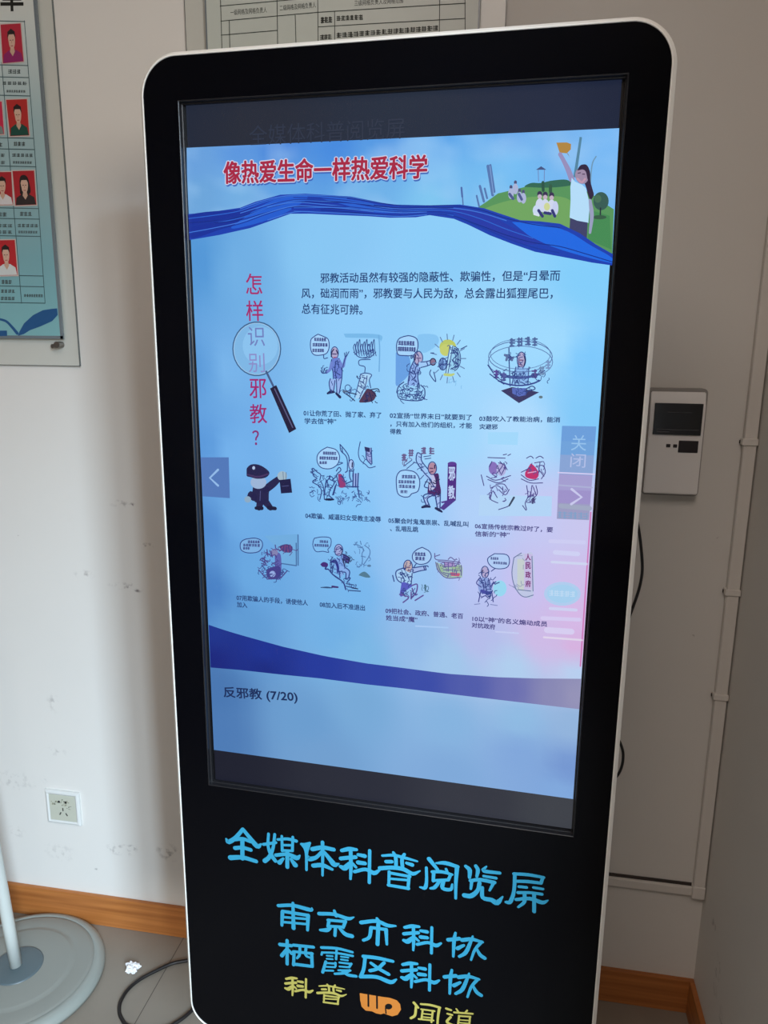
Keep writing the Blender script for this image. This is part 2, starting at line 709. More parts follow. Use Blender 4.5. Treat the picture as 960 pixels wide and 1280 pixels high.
# case behind, narrower than the panel, with cooling slots
bm = prism(bmesh.new(), rrect(PL + .012, PR - .012, kz(PB) + .012, kz(PT) - .012, RAD - .01, 8), 0.0205, 0.075)
obj('case', bm, M_case, kiosk)
bm = bmesh.new()
for k in range(8):
    box(bm, -.12, .12, 0.075, 0.0765, kz(-.1) + k * .02, kz(-.1) + k * .02 + .008)
obj('vent', bm, M_bezel, kiosk)
obj('pedestal', B(-.13, .13, .022, .070, .03, kz(PB) + .02, bevel=.004), M_case, kiosk)
obj('base_plate', B(-.27, .27, -.20, .13, 0, .03, bevel=.006), M_case, kiosk)

# --- lettering printed on the panel below the screen
BLUE, YEL, ORG, BLK = (50, 146, 178), (176, 164, 82), (192, 116, 46), (6, 6, 9)


def panel_plane(px, py):
    return kiosk_at(px, py, 0.0)


def panel3(x, z, d):
    return (x, -0.0002 - d, K_Z + z)


def tf(strokes, bx, by, nx, ny, sx, sy_, sw):
    return [[(nx + (p[0] - bx) * sx, ny + (p[1] - by) * sy_, p[2] * sw) for p in st] for st in strokes]


KE = [[(500, 200, 40), (580, 183, 50), (660, 190, 35)], [(490, 287, 45), (570, 278, 45), (650, 272, 45)],
      [(597, 190, 40), (600, 380, 40), (595, 510, 28)], [(488, 375, 40), (535, 390, 62), (600, 335, 40), (655, 382, 30)],
      [(680, 245, 38), (750, 260, 48)], [(680, 330, 50), (752, 340, 45)],
      [(640, 430, 40), (760, 405, 42), (850, 445, 52), (908, 415, 28)], [(805, 200, 36), (800, 550, 36)]]
PU = [[(70, 125, 28), (190, 120, 35), (320, 150, 35), (450, 186, 22)], [(190, 90, 30), (215, 140, 40), (220, 250, 40)],
      [(310, 110, 35), (285, 160, 40), (290, 260, 40)], [(112, 190, 42), (172, 190, 42)], [(335, 205, 35), (395, 225, 46)],
      [(45, 262, 50), (180, 255, 48), (300, 272, 50), (400, 322, 46), (482, 290, 15)], [(145, 300, 35), (140, 450, 30)],
      [(150, 312, 35), (370, 352, 35)], [(150, 375, 28), (360, 392, 30)], [(135, 445, 35), (355, 482, 38)], [(362, 345, 35), (350, 485, 35)]]
QUAN = [[(250, 100, 40), (170, 192, 45), (95, 238, 52), (68, 205, 22)], [(250, 100, 40), (320, 185, 45), (405, 285, 56), (448, 262, 22)],
        [(140, 215, 38), (250, 205, 42), (335, 238, 32)], [(165, 305, 45), (245, 300, 42), (335, 325, 42)],
        [(115, 410, 56), (250, 408, 48), (395, 450, 42)], [(245, 205, 45), (245, 420, 45)]]
MEI = [[(530, 150, 30), (525, 280, 32), (560, 380, 45), (605, 445, 42)], [(598, 155, 30), (580, 300, 35), (540, 400, 45), (490, 445, 52)],
       [(475, 265, 35), (610, 245, 32)], [(630, 212, 28), (735, 205, 34), (832, 228, 38)], [(675, 175, 28), (680, 335, 32)],
       [(795, 185, 30), (790, 335, 32)], [(680, 272, 28), (790, 275, 28)], [(680, 330, 30), (790, 335, 30)],
       [(610, 382, 40), (740, 372, 42), (835, 412, 56), (872, 385, 18)], [(735, 345, 42), (735, 512, 42)],
       [(690, 420, 30), (650, 462, 52)], [(775, 425, 32), (822, 490, 56)]]
TI = [[(60, 130, 30), (110, 150, 80), (152, 118, 28)], [(112, 160, 80), (115, 235, 36), (115, 412, 28)],
      [(180, 185, 50), (290, 168, 50), (412, 190, 44)], [(290, 110, 40), (292, 260, 34), (290, 472, 26)],
      [(280, 215, 35), (220, 275, 42), (145, 292, 55), (136, 262, 18)], [(310, 220, 40), (375, 300, 52), (420, 352, 62), (466, 345, 22)],
      [(190, 365, 48), (290, 360, 50), (395, 405, 32)]]
YUE = [[(580, 160, 50), (620, 210, 45), (672, 275, 36)], [(550, 255, 32), (552, 400, 34), (535, 475, 44), (482, 468, 22)],
       [(660, 205, 25), (760, 205, 48), (892, 245, 42)], [(885, 245, 48), (872, 420, 38), (870, 590, 30)], [(765, 270, 30), (780, 305, 30)],
       [(615, 300, 38), (720, 300, 40), (830, 330, 30)], [(630, 310, 40), (625, 400, 35)], [(815, 330, 35), (790, 390, 35)],
       [(625, 395, 34), (790, 388, 38)], [(690, 410, 35), (640, 470, 42), (595, 480, 28)],
       [(735, 400, 45), (728, 478, 45), (815, 492, 40), (832, 436, 22)]]
LAN = [[(20, 108, 38), (62, 150, 50), (60, 232, 35)], [(130, 105, 40), (152, 150, 45), (140, 222, 32)], [(245, 110, 20), (215, 158, 45), (390, 182, 38)],
       [(215, 215, 32), (350, 238, 35)], [(70, 265, 38), (180, 255, 45), (332, 285, 44)], [(85, 265, 40), (75, 355, 28)], [(325, 285, 40), (280, 372, 26)],
       [(170, 290, 45), (150, 370, 45), (80, 430, 58), (5, 425, 55)], [(200, 340, 38), (205, 448, 48), (300, 475, 55), (362, 505, 62), (422, 440, 20)]]
PING = [[(545, 190, 38), (700, 200, 40), (870, 230, 34)], [(550, 270, 38), (700, 275, 40), (840, 292, 38)], [(860, 230, 38), (840, 292, 38)],
        [(555, 190, 40), (545, 380, 40), (505, 495, 48), (460, 498, 36)], [(600, 330, 34), (682, 338, 36)], [(760, 340, 34), (862, 356, 30)],
        [(590, 395, 40), (720, 395, 36), (850, 412, 36)], [(570, 470, 40), (720, 460, 45), (850, 502, 50), (915, 480, 18)],
        [(660, 400, 42), (658, 495, 42), (592, 552, 28)], [(765, 410, 42), (765, 602, 42)]]
NAN = [[(55, 82, 30), (180, 80, 32), (328, 118, 35), (342, 100, 10)], [(180, 60, 25), (185, 275, 35)], [(90, 135, 32), (85, 250, 25)],
       [(92, 130, 30), (310, 165, 30)], [(310, 165, 34), (305, 292, 24)], [(100, 180, 22), (290, 195, 22)], [(100, 222, 22), (300, 240, 22)]]
JING = [[(405, 150, 34), (530, 155, 32), (650, 192, 34), (702, 180, 12)], [(535, 125, 25), (550, 170, 28)], [(480, 205, 26), (630, 217, 28)],
        [(490, 205, 30), (480, 260, 26)], [(630, 215, 30), (610, 270, 26)], [(480, 256, 26), (610, 264, 26)], [(545, 260, 28), (540, 338, 26)],
        [(500, 275, 24), (470, 290, 38), (415, 290, 24)], [(580, 275, 24), (630, 325, 38), (685, 342, 38)]]
SHI = [[(765, 225, 36), (895, 213, 34), (990, 250, 36), (1060, 254, 18)], [(900, 190, 24), (918, 216, 30)], [(850, 270, 32), (835, 350, 30), (785, 377, 28)],
       [(850, 268, 30), (980, 285, 30)], [(912, 240, 34), (905, 412, 34)], [(978, 285, 34), (985, 412, 22)]]
XI = [[(70, 415, 34), (165, 425, 30)], [(130, 380, 28), (130, 582, 28)], [(130, 450, 25), (85, 510, 34)], [(130, 450, 24), (170, 492, 30)],
      [(185, 420, 28), (355, 437, 28)], [(190, 480, 26), (185, 590, 26)], [(185, 475, 26), (345, 492, 26)], [(340, 490, 28), (345, 602, 28)],
      [(185, 582, 30), (345, 602, 28)], [(240, 430, 24), (237, 500, 24), (215, 532, 20)], [(292, 440, 24), (290, 505, 24), (325, 527, 18)]]
XIA = [[(425, 440, 26), (560, 448, 26), (690, 480, 22)], [(430, 482, 20), (560, 488, 20), (692, 512, 22)], [(430, 485, 20), (425, 502, 18)],
       [(555, 445, 20), (550, 540, 20)], [(470, 510, 16), (520, 514, 16)], [(470, 536, 16), (520, 540, 16)], [(592, 518, 16), (655, 526, 16)],
       [(592, 542, 16), (650, 550, 16)], [(462, 560, 24), (435, 652, 26)], [(462, 572, 18), (545, 578, 20)], [(462, 604, 16), (540, 608, 18)],
       [(450, 636, 18), (525, 638, 18)], [(545, 570, 20), (545, 600, 18)], [(580, 568, 18), (680, 580, 20)], [(680, 578, 22), (662, 608, 20)],
       [(580, 602, 16), (662, 608, 18)], [(570, 634, 18), (672, 636, 20)], [(668, 634, 22), (620, 658, 24), (540, 664, 22)],
       [(590, 632, 18), (650, 672, 30), (722, 685, 26)]]
QU = [[(785, 515, 34), (900, 528, 34), (1036, 557, 28)], [(800, 515, 30), (787, 620, 30), (760, 690, 32)],
      [(765, 687, 36), (900, 692, 36), (1015, 735, 40), (1066, 712, 16)], [(961, 570, 30), (905, 620, 30), (842, 637, 32)],
      [(850, 572, 28), (920, 622, 32), (1000, 668, 32)]]
XIE = [[(620, 235, 36), (715, 225, 36)], [(682, 175, 22), (670, 240, 32), (663, 378, 22)], [(740, 237, 38), (820, 230, 36), (915, 255, 22)],
       [(830, 205, 18), (805, 270, 30), (768, 345, 36), (715, 378, 28)], [(700, 308, 38), (752, 282, 26)],
       [(905, 252, 30), (848, 320, 26), (815, 407, 20)], [(858, 300, 18), (892, 362, 34), (932, 392, 34)]]
WEN = [[(350, 245, 26), (388, 290, 24)], [(370, 275, 22), (360, 360, 24), (322, 388, 24)], [(415, 258, 20), (500, 266, 24), (590, 290, 24)],
       [(585, 290, 26), (572, 380, 22), (568, 445, 20)], [(418, 305, 18), (540, 322, 18)], [(430, 345, 14), (522, 355, 14)], [(425, 375, 14), (520, 385, 14)],
       [(395, 395, 18), (530, 408, 18)], [(432, 308, 18), (420, 395, 18)], [(525, 318, 20), (512, 425, 18)]]
DAO = [[(650, 298, 24), (692, 312, 22)], [(660, 345, 20), (702, 356, 22)], [(690, 375, 22), (655, 418, 26), (690, 442, 24), (740, 455, 22)],
       [(742, 300, 16), (760, 326, 18)], [(842, 315, 18), (822, 338, 16)], [(722, 332, 20), (892, 345, 20)], [(765, 365, 18), (872, 372, 18)],
       [(768, 362, 18), (758, 445, 18)], [(868, 370, 18), (862, 448, 18)], [(765, 400, 13), (865, 407, 13)], [(765, 426, 13), (865, 434, 13)]]


def glyphs(a, frame, sets, c):
    a.frame(*frame)
    for st in sets:
        for s in st:
            a.line(s, 20, c)


ps = 0.0007
a = Art(panel_plane, ink_mat)
glyphs(a, (275, 1025, 8.727), [QUAN, MEI], BLUE)
glyphs(a, (370, 1040, 8.727), [TI, KE], BLUE)
glyphs(a, (470, 1055, 8.727), [PU, YUE], BLUE)
glyphs(a, (580, 1070, 8.727), [LAN, PING], BLUE)
a.build('title_lettering', panel3, ps, front)
KE2 = tf(KE, 490, 185, 240, 120, .76, .63, .72)
a = Art(panel_plane, ink_mat)
glyphs(a, (340, 1120, 6.857), [NAN, JING, SHI], BLUE)
glyphs(a, (470, 1140, 6.857), [KE2, XIE], BLUE)
a.build('sponsor_lettering', panel3, ps, front)
a = Art(panel_plane, ink_mat)
glyphs(a, (340, 1120, 6.857), [XI, XIA, QU], BLUE)
glyphs(a, (472.5, 1140, 6.857), [tf(KE2, 0, 0, -34, 318, 1, 1, 1), tf(XIE, 0, 0, -48, 318, 1, 1, 1)], BLUE)
a.build('sponsor_lettering', panel3, ps, front)
a = Art(panel_plane, ink_mat)
glyphs(a, (350, 1210, 7.385), [tf(KE, 490, 185, 52, 92, .60, .49, .56), tf(PU, 45, 90, 348, 148, .61, .46, .5)], YEL)
a.build('slogan_lettering', panel3, ps, front)
a = Art(panel_plane, ink_mat)
glyphs(a, (470, 1220, 7.385), [WEN, DAO], YEL)
a.build('slogan_lettering', panel3, ps, front)
a = Art(panel_plane, ink_mat)
a.poly([(449.7, 1241.2), (450.3, 1250), (452, 1258), (457, 1263), (465, 1264), (470, 1266.5), (476, 1267.7), (480, 1266.6), (484.5, 1268.4), (490.3, 1270.2),
        (497, 1268.4), (501.2, 1262), (500.2, 1255), (496, 1250.2), (487.6, 1247.2), (478, 1245.9)], ORG)
a.line([(460.4, 1242.6), (460.6, 1257.5)], 2.2, BLK, False).line([(471.2, 1244.6), (471.4, 1260)], 2.2, BLK, False)
a.ell(485.8, 1258, 4.6, 3.6, BLK).line([(482, 1260), (482.6, 1266.5)], 1.6, BLK, False)
a.build('emblem', panel3, ps, front)

# --- the screen and its picture
SW, SH = 0.529, 0.941


def scr_plane(px, py):
    return kiosk_at(px, py, REC)


def scr3(layer):
    def f(x, z, d):
        return (x, REC - 0.0003 * layer - d, K_Z + z)
    return f


def along(poly, t):
    """point at fraction t (by x) of a pixel polyline"""
    x = poly[0][0] + (poly[-1][0] - poly[0][0]) * t
    for (ax, ay), (bx, by) in zip(poly, poly[1:]):
        if x <= bx or (bx, by) == tuple(poly[-1]):
            k = (x - ax) / (bx - ax)
            return (x, ay + (by - ay) * k)


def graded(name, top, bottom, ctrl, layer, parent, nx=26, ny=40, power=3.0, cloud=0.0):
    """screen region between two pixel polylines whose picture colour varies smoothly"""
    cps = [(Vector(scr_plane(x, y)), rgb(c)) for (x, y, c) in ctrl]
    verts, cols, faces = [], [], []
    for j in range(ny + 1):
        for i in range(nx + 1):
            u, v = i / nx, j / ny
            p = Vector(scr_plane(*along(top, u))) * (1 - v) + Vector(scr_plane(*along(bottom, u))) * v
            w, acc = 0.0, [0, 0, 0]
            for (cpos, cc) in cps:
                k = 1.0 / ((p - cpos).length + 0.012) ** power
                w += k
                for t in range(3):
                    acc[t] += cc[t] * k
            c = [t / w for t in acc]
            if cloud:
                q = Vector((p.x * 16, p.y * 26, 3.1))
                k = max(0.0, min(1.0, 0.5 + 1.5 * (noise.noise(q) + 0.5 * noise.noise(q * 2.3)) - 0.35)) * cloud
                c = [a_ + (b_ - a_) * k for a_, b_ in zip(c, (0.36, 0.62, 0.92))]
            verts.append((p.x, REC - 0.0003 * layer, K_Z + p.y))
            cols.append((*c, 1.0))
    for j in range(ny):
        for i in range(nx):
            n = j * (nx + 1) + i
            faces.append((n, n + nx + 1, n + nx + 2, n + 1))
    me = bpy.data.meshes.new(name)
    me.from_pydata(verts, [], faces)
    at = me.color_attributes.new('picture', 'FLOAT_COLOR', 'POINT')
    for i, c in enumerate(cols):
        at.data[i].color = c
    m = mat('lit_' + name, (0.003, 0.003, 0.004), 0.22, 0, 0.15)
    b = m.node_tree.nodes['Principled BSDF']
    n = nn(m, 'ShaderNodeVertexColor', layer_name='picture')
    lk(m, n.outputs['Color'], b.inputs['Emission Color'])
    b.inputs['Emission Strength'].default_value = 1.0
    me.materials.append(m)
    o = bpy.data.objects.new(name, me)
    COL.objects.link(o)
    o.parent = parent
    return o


h, w = SH / 2, SW / 2
bm = B(-w - .001, w + .001, REC, REC + .008, kz(-h) - .001, kz(h) + .001)
screen = obj('screen', bm, mat('unlit_display', (0.004, 0.004, 0.005), 0.2), kiosk)
screen['label'] = 'large portrait display showing a light blue information page'
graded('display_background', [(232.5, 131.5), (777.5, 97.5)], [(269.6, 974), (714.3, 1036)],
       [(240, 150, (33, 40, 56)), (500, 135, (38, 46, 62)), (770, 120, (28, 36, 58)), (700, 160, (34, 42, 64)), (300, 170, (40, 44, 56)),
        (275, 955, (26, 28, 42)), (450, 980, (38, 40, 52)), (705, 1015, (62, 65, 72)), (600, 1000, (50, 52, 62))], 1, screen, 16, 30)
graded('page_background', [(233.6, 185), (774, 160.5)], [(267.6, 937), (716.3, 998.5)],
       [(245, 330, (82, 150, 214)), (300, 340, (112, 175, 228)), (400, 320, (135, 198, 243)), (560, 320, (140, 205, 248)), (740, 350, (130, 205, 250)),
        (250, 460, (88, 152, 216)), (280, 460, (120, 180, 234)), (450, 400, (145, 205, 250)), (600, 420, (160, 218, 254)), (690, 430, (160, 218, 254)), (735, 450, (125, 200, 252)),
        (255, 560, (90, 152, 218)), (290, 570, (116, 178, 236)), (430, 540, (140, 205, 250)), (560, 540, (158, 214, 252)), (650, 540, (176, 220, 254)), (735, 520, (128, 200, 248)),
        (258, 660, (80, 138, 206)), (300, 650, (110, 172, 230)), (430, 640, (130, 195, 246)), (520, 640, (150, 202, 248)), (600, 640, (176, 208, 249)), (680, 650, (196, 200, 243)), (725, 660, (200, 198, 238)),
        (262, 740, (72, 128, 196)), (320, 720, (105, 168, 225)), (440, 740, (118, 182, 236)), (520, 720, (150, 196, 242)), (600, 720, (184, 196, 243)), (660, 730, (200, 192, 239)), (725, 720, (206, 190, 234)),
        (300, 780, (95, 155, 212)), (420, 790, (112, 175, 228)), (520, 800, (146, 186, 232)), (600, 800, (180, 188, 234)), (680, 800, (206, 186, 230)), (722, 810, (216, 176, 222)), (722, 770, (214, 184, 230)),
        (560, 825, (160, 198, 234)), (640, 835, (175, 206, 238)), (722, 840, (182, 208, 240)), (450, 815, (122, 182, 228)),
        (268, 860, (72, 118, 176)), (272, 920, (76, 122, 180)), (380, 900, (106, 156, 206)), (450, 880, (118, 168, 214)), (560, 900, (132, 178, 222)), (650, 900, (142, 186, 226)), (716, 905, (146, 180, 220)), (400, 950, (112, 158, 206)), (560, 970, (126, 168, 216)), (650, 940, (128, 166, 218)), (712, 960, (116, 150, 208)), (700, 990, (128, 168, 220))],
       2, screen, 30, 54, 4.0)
ribbon_up = [(234.6, 268), (260, 266), (301, 260), (320, 252.5), (351, 243.8), (382.5, 242.5), (439, 246), (489, 256), (537.5, 257), (575, 256), (605, 260.6), (650, 275.6), (675, 277), (700, 280), (725, 292), (745, 306), (766, 318)]
ribbon_lo = [(765, 332), (740, 328.5), (725, 325.5), (668.8, 315), (640, 305), (612.5, 294.4), (585, 281), (567.5, 273.8), (537.5, 269.3), (520, 272), (488, 272.5), (460, 270.6), (420, 269), (388, 267.5), (363.8, 267.5), (340, 276), (313.8, 285.3), (275, 294), (236.6, 300.5)]
ribbon_mid = [(235.4, 284), (301, 273), (351, 257), (385, 255), (440, 258), (489, 265), (540, 263), (590, 270), (640, 290), (700, 302), (740, 317), (765, 325)]
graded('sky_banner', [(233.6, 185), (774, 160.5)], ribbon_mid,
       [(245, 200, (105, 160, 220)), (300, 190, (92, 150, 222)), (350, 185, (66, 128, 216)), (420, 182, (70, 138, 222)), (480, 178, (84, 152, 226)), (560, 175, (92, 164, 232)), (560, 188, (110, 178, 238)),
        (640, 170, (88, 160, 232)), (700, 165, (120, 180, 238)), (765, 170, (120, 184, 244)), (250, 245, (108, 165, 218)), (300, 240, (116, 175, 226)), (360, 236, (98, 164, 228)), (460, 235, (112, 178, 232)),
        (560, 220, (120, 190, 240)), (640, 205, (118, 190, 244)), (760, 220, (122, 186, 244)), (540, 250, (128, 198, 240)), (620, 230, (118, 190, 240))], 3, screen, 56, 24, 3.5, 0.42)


def lit(layer, name, *fr):
    a = Art(scr_plane, pixel_mat, *(fr or (0, 0, 1)))
    a._n, a._l = name, layer
    a.lw = 1.35 if name == 'cartoon' else 1.0
    return a


def done(a):
    return a.build(a._n, scr3(a._l), 0.00026, screen)


# banner: lower white page edge, hill, skyline, people, ribbon
a = lit(5, 'hill_picture')
a.poly([(590, 268), (598.6, 258.8), (609.6, 251.5), (622.7, 242), (640, 238), (656, 234), (676, 231), (700, 228), (715, 230), (740, 243), (752, 252), (767.3, 262), (765, 325), (700, 292), (640, 282)], (88, 148, 92))
a.poly([(600, 268), (640, 250), (700, 246), (720, 262), (712, 292), (660, 285)], (112, 164, 96), True)
a.poly([(656, 234), (664, 229), (676, 229), (690, 226), (708, 225), (715, 231), (700, 234), (676, 235)], (52, 104, 84), True)
a.poly([(735, 262), (762, 270), (764, 312), (735, 300)], (70, 138, 84))
for (x0, y0, x1, y1, wd) in ((610, 208, 616, 244, 3.6), (613, 207, 618, 240, 3), (600, 233, 605, 252, 3), (606, 236, 609, 248, 2.4), (596, 245, 599, 258, 2.2), (577.5, 236, 579, 256, 1.6)):
    a.line([(x0, y0), (x1, y1)], wd, (86, 120, 176), False)
a.line([(612.5, 208), (617, 243)], 0.9, (130, 165, 215), False)
a.line([(577, 235), (578, 246)], 2.4, (78, 108, 170), False)
a.poly([(724.5, 171.5), (727.5, 172), (720.5, 222), (716.5, 222)], (84, 132, 160))
a.line([(745, 196), (741, 203), (739, 214), (738, 230)], 1.6, (110, 150, 180))
a.frame(640, 170, 6.857)
a.ell(762, 560, 66, 78, (56, 92, 84)).ell(735, 540, 30, 34, (72, 112, 88)).line([(758, 620), (756, 690)], 12, (40, 50, 60), False).ell(750, 698, 60, 18, (56, 92, 70))
a.poly([(205, 292), (250, 262), (295, 292)], (70, 86, 130)).line([(225, 295), (228, 390)], 6, (110, 130, 180), False).line([(278, 295), (276, 390)], 6, (110, 130, 180), False)
a.line([(265, 400), (268, 470)], 24, (44, 84, 70), False).line([(330, 430), (330, 480)], 28, (52, 92, 70), False)
for (x, y) in ((238, 520), (285, 525), (340, 530)):
    a.ell(x, y - 20, 22, 26, (58, 50, 82)).ell(x, y + 2, 18, 20, (196, 176, 196)).ell(x, y + 80, 36, 62, (206, 214, 236))
a.ell(300, 608, 26, 34, (204, 212, 150)).ell(212, 640, 34, 46, (200, 216, 240)).ell(372, 620, 26, 60, (196, 206, 236))
a.lines([[(228, 640), (262, 690)], [(280, 660), (330, 668)], [(345, 640), (368, 690)]], 24, (52, 56, 118), False)
a.line([(190, 672), (230, 684)], 14, (214, 222, 240), False)
for (x, y) in ((-8, 440), (30, 400), (66, 470), (98, 480)):
    a.ell(x, y, 13, 17, (80, 82, 120)).ell(x, y + 56, 24, 46, (170, 180, 214))
a.lines([[(-20, 500), (10, 540)], [(60, 500), (84, 546)]], 22, (78, 90, 140), False)
done(a)
a = lit(6, 'woman_picture', 640, 170, 6.857)
a.poly([(380, 60), (470, 58), (506, 72), (504, 118), (470, 152), (408, 146)], (176, 134, 66)).poly([(470, 150), (498, 190), (478, 152)], (120, 118, 110))
a.line([(512, 375, 46), (480, 290, 42), (440, 210, 34), (412, 160, 34)], 40, (150, 142, 186))
a.poly([(600, 250), (640, 252), (668, 310), (672, 390), (690, 460), (700, 510), (672, 548), (650, 500), (630, 430), (572, 280)], (52, 40, 66), True)
a.line([(664, 560, 36), (684, 680, 34), (668, 830, 22)], 34, (152, 158, 190))
a.poly([(512, 360), (540, 395), (600, 420), (632, 450), (655, 540), (662, 640), (654, 748), (560, 728), (494, 702), (502, 560), (500, 440)], (180, 220, 248))
a.poly([(498, 704), (560, 728), (648, 744), (640, 890), (570, 850), (492, 812)], (64, 66, 104))
a.ell(598, 345, 56, 70, (156, 138, 166), -0.25)
a.line([(560, 370), (596, 400), (625, 372)], 18, (190, 150, 172)).lines([[(566, 322), (586, 318)], [(604, 330), (622, 330)]], 8, (80, 62, 90))
a.poly([(560, 300), (590, 252), (640, 258), (668, 330), (650, 380), (632, 310), (600, 290)], (50, 38, 64), True)
done(a)
a = lit(7, 'blue_ribbon')
a.poly(ribbon_up + ribbon_lo, (30, 64, 174))
RU, RL = ribbon_up[1:], ribbon_lo[::-1]
a.poly([(236, 270), (301, 262), (340, 258), (320, 276), (280, 286), (237, 298)], (26, 50, 152), True)
a.poly([(320, 262), (351, 248), (385, 246), (372, 258), (345, 272), (305, 284), (290, 284)], (36, 92, 206), True)
a.poly([(365, 262), (385, 254), (440, 252), (489, 262), (520, 270), (460, 268), (400, 266)], (28, 58, 168), True)
a.poly([(400, 248), (440, 250), (489, 260), (505, 266), (520, 266), (470, 266), (430, 256)], (42, 96, 208), True)
a.poly([(490, 261), (537, 259), (580, 259), (540, 267), (515, 270)], (28, 58, 168), True)
a.poly([(560, 262), (605, 266), (640, 284), (680, 302), (650, 305), (612, 288)], (38, 58, 166), True)
a.poly([(640, 278), (700, 286), (740, 308), (764, 322), (764, 329), (700, 312), (660, 294)], (32, 104, 224), True)
for k in range(17):
    f0 = (k + .7) / 18.0
    pts = []
    for t in [q / 16 for q in range(17)]:
        p, q_ = along(ribbon_up, t), along(RL, t)
        f = min(.95, max(.05, f0 + .16 * math.sin(t * 7 + k * 1.3) * (1 - abs(2 * f0 - 1))))
        pts.append((p[0] * (1 - f) + q_[0] * f, p[1] * (1 - f) + q_[1] * f))
    st = random.randint(0, 5)
    a.line(pts[st:st + random.randint(7, 12)], 0.9, ((66, 120, 218), (22, 44, 132), (46, 102, 208), (26, 56, 154))[k % 4])
done(a)
a = lit(8, 'headline')
T_ = '像热爱生命一样热爱科学'
a.fat(T_, (281, 216.4), (534, 208.6), 24, (66, 104, 184), 1.5, 1.0, 2.4)
a.fat(T_, (281, 216.4), (534, 208.6), 24, (204, 208, 232), 2.0)
a.fat(T_, (281, 216.4), (534, 208.6), 24, (166, 44, 70), 0.75)
done(a)
a = lit(4, 'retained_header')
a.text('全媒体科普阅览屏', (312, 170), (506, 160), 22, (46, 53, 70), 0.0)
done(a)

# lower band
up = [(261.3, 780.6), (280, 787), (302, 793.6), (354, 808), (406, 819.7), (458.3, 828.8), (500, 834), (560, 841.8), (621, 846), (670, 847.6), (726.4, 848)]
lo = [(263.6, 834), (300, 837), (354, 843), (400, 847.5), (458, 855), (500, 859.5), (545, 865), (591, 870.5), (660, 878.5), (724, 886)]
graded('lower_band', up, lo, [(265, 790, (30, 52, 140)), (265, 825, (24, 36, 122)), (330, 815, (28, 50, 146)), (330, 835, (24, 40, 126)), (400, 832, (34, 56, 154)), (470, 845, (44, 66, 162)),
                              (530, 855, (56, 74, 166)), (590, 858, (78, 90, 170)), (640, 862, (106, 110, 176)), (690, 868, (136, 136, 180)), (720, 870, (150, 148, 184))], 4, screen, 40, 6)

# vertical question with magnifier
for ch, x, y, wd, hh, c in (('怎', 318.2, 355, 20, 23, (164, 48, 108)), ('样', 318.8, 388.5, 21, 23, (160, 48, 112)), ('邪', 322.8, 485.6, 21, 22, (158, 44, 114)),
                            ('教', 323.4, 517, 21, 22, (154, 44, 112)), ('？', 320.3, 547, 8, 17, (134, 50, 116))):
    a = lit(5, 'question_lettering')
    a.fat(ch, (x - wd / 2, y), (x + wd / 2, y), hh, c, 0.25, n=4)
    done(a)
a = lit(6, 'magnifier_picture')
a.ell(321.6, 436, 29.6, 33.2, (126, 182, 228), 0.0, 40)
a.ell(326, 432, 22, 24, (138, 194, 238), 0.0, 30)
a.ring(321.6, 436, 29.8, 33.4, 1.5, (62, 98, 140))
a.ring(321.6, 436, 28.6, 32.2, 0.6, (170, 206, 236))
a.text('识', (310.6, 420.6), (331.6, 420.6), 22, (112, 128, 190), 0.0)
a.text('别', (311.2, 453.5), (331.5, 453.5), 22, (138, 140, 200), 0.0)
a.line([(333.5, 464.5), (343, 484)], 2.6, (70, 92, 136), False)
a.poly([(338.2, 485.5), (346, 481.3), (371, 536), (362, 541)], (36, 30, 58))
a.line([(344, 486), (366.5, 534)], 1.4, (92, 92, 130), False)
done(a)
a = lit(7, 'body_text')
INK = (40, 66, 118)
a.fat('邪教活动虽然有较强的隐蔽性、欺骗性，但是“月晕而', (401, 347.8), (700, 344.6), 11.6, INK, 0.22, n=4)
a.fat('风，础润而雨”，邪教要与人民为敌，总会露出狐狸尾巴，', (377.6, 366.8), (691, 366.8), 11.6, INK, 0.22, n=4)
a.fat('总有征兆可辨。', (378, 386), (453.5, 387.2), 11.6, INK, 0.22, n=4)
done(a)
INK2, INK3 = (44, 72, 124), (72, 68, 130)
caps = [[('01让你荒了田、抛了家、弃了', (380.2, 516), (477, 518.8)), ('学去信“神”', (381.3, 526), (420.8, 526.6))],
        [('02宣扬“世界末日”就要到了', (487.8, 519), (590, 521.6)), ('，只有加入他们的组织，才能', (488.4, 529.6), (590, 532)), ('得救', (488, 539), (501.9, 539.4))],
        [('03鼓吹入了教能治病，能消', (599.4, 523), (700, 524.6)), ('灾避邪', (599.6, 533), (622, 533.3))],
        [('04欺骗、威逼妇女受教主凌辱', (382.4, 644), (476.4, 648.8))],
        [('05聚会时鬼鬼祟祟、乱喊乱叫', (486, 650), (585.6, 655)), ('、乱唱乱跳', (488, 660), (523, 661.4))],
        [('06宣扬传统宗教过时了，要', (594, 657), (691, 661.8)), ('信新的“神”', (594, 666.7), (637, 668))],
        [('07用欺骗人的手段，诱使他人', (296.5, 746.4), (385.3, 753)), ('加入', (297, 755), (309.6, 756))],
        [('08加入后不准退出', (400.3, 754.8), (456.6, 759.4))],
        [('09把社会、政府、普通、老百', (482.4, 762.5), (579, 769.6)), ('姓当成“魔”', (483, 771.4), (522, 774))],
        [('10以“神”的名义煽动成员', (590.8, 772.6), (684, 779.4)), ('对抗政府', (590, 780.4), (619, 783))]]
for i, c in enumerate(caps):
    a = lit(7, 'caption')
    for (s, p, q) in c:
        a.fat(s, p, q, 6.8 if len(s) > 3 else 6.4, INK3 if i in (5, 8, 9) else INK2, 0.22, n=4)
    done(a)
a = lit(7, 'page_counter')
a.fat('反邪教 (7/20)', (280.4, 865.0), (372.2, 871), 15.0, (30, 48, 92), 0.35, n=6)
done(a)

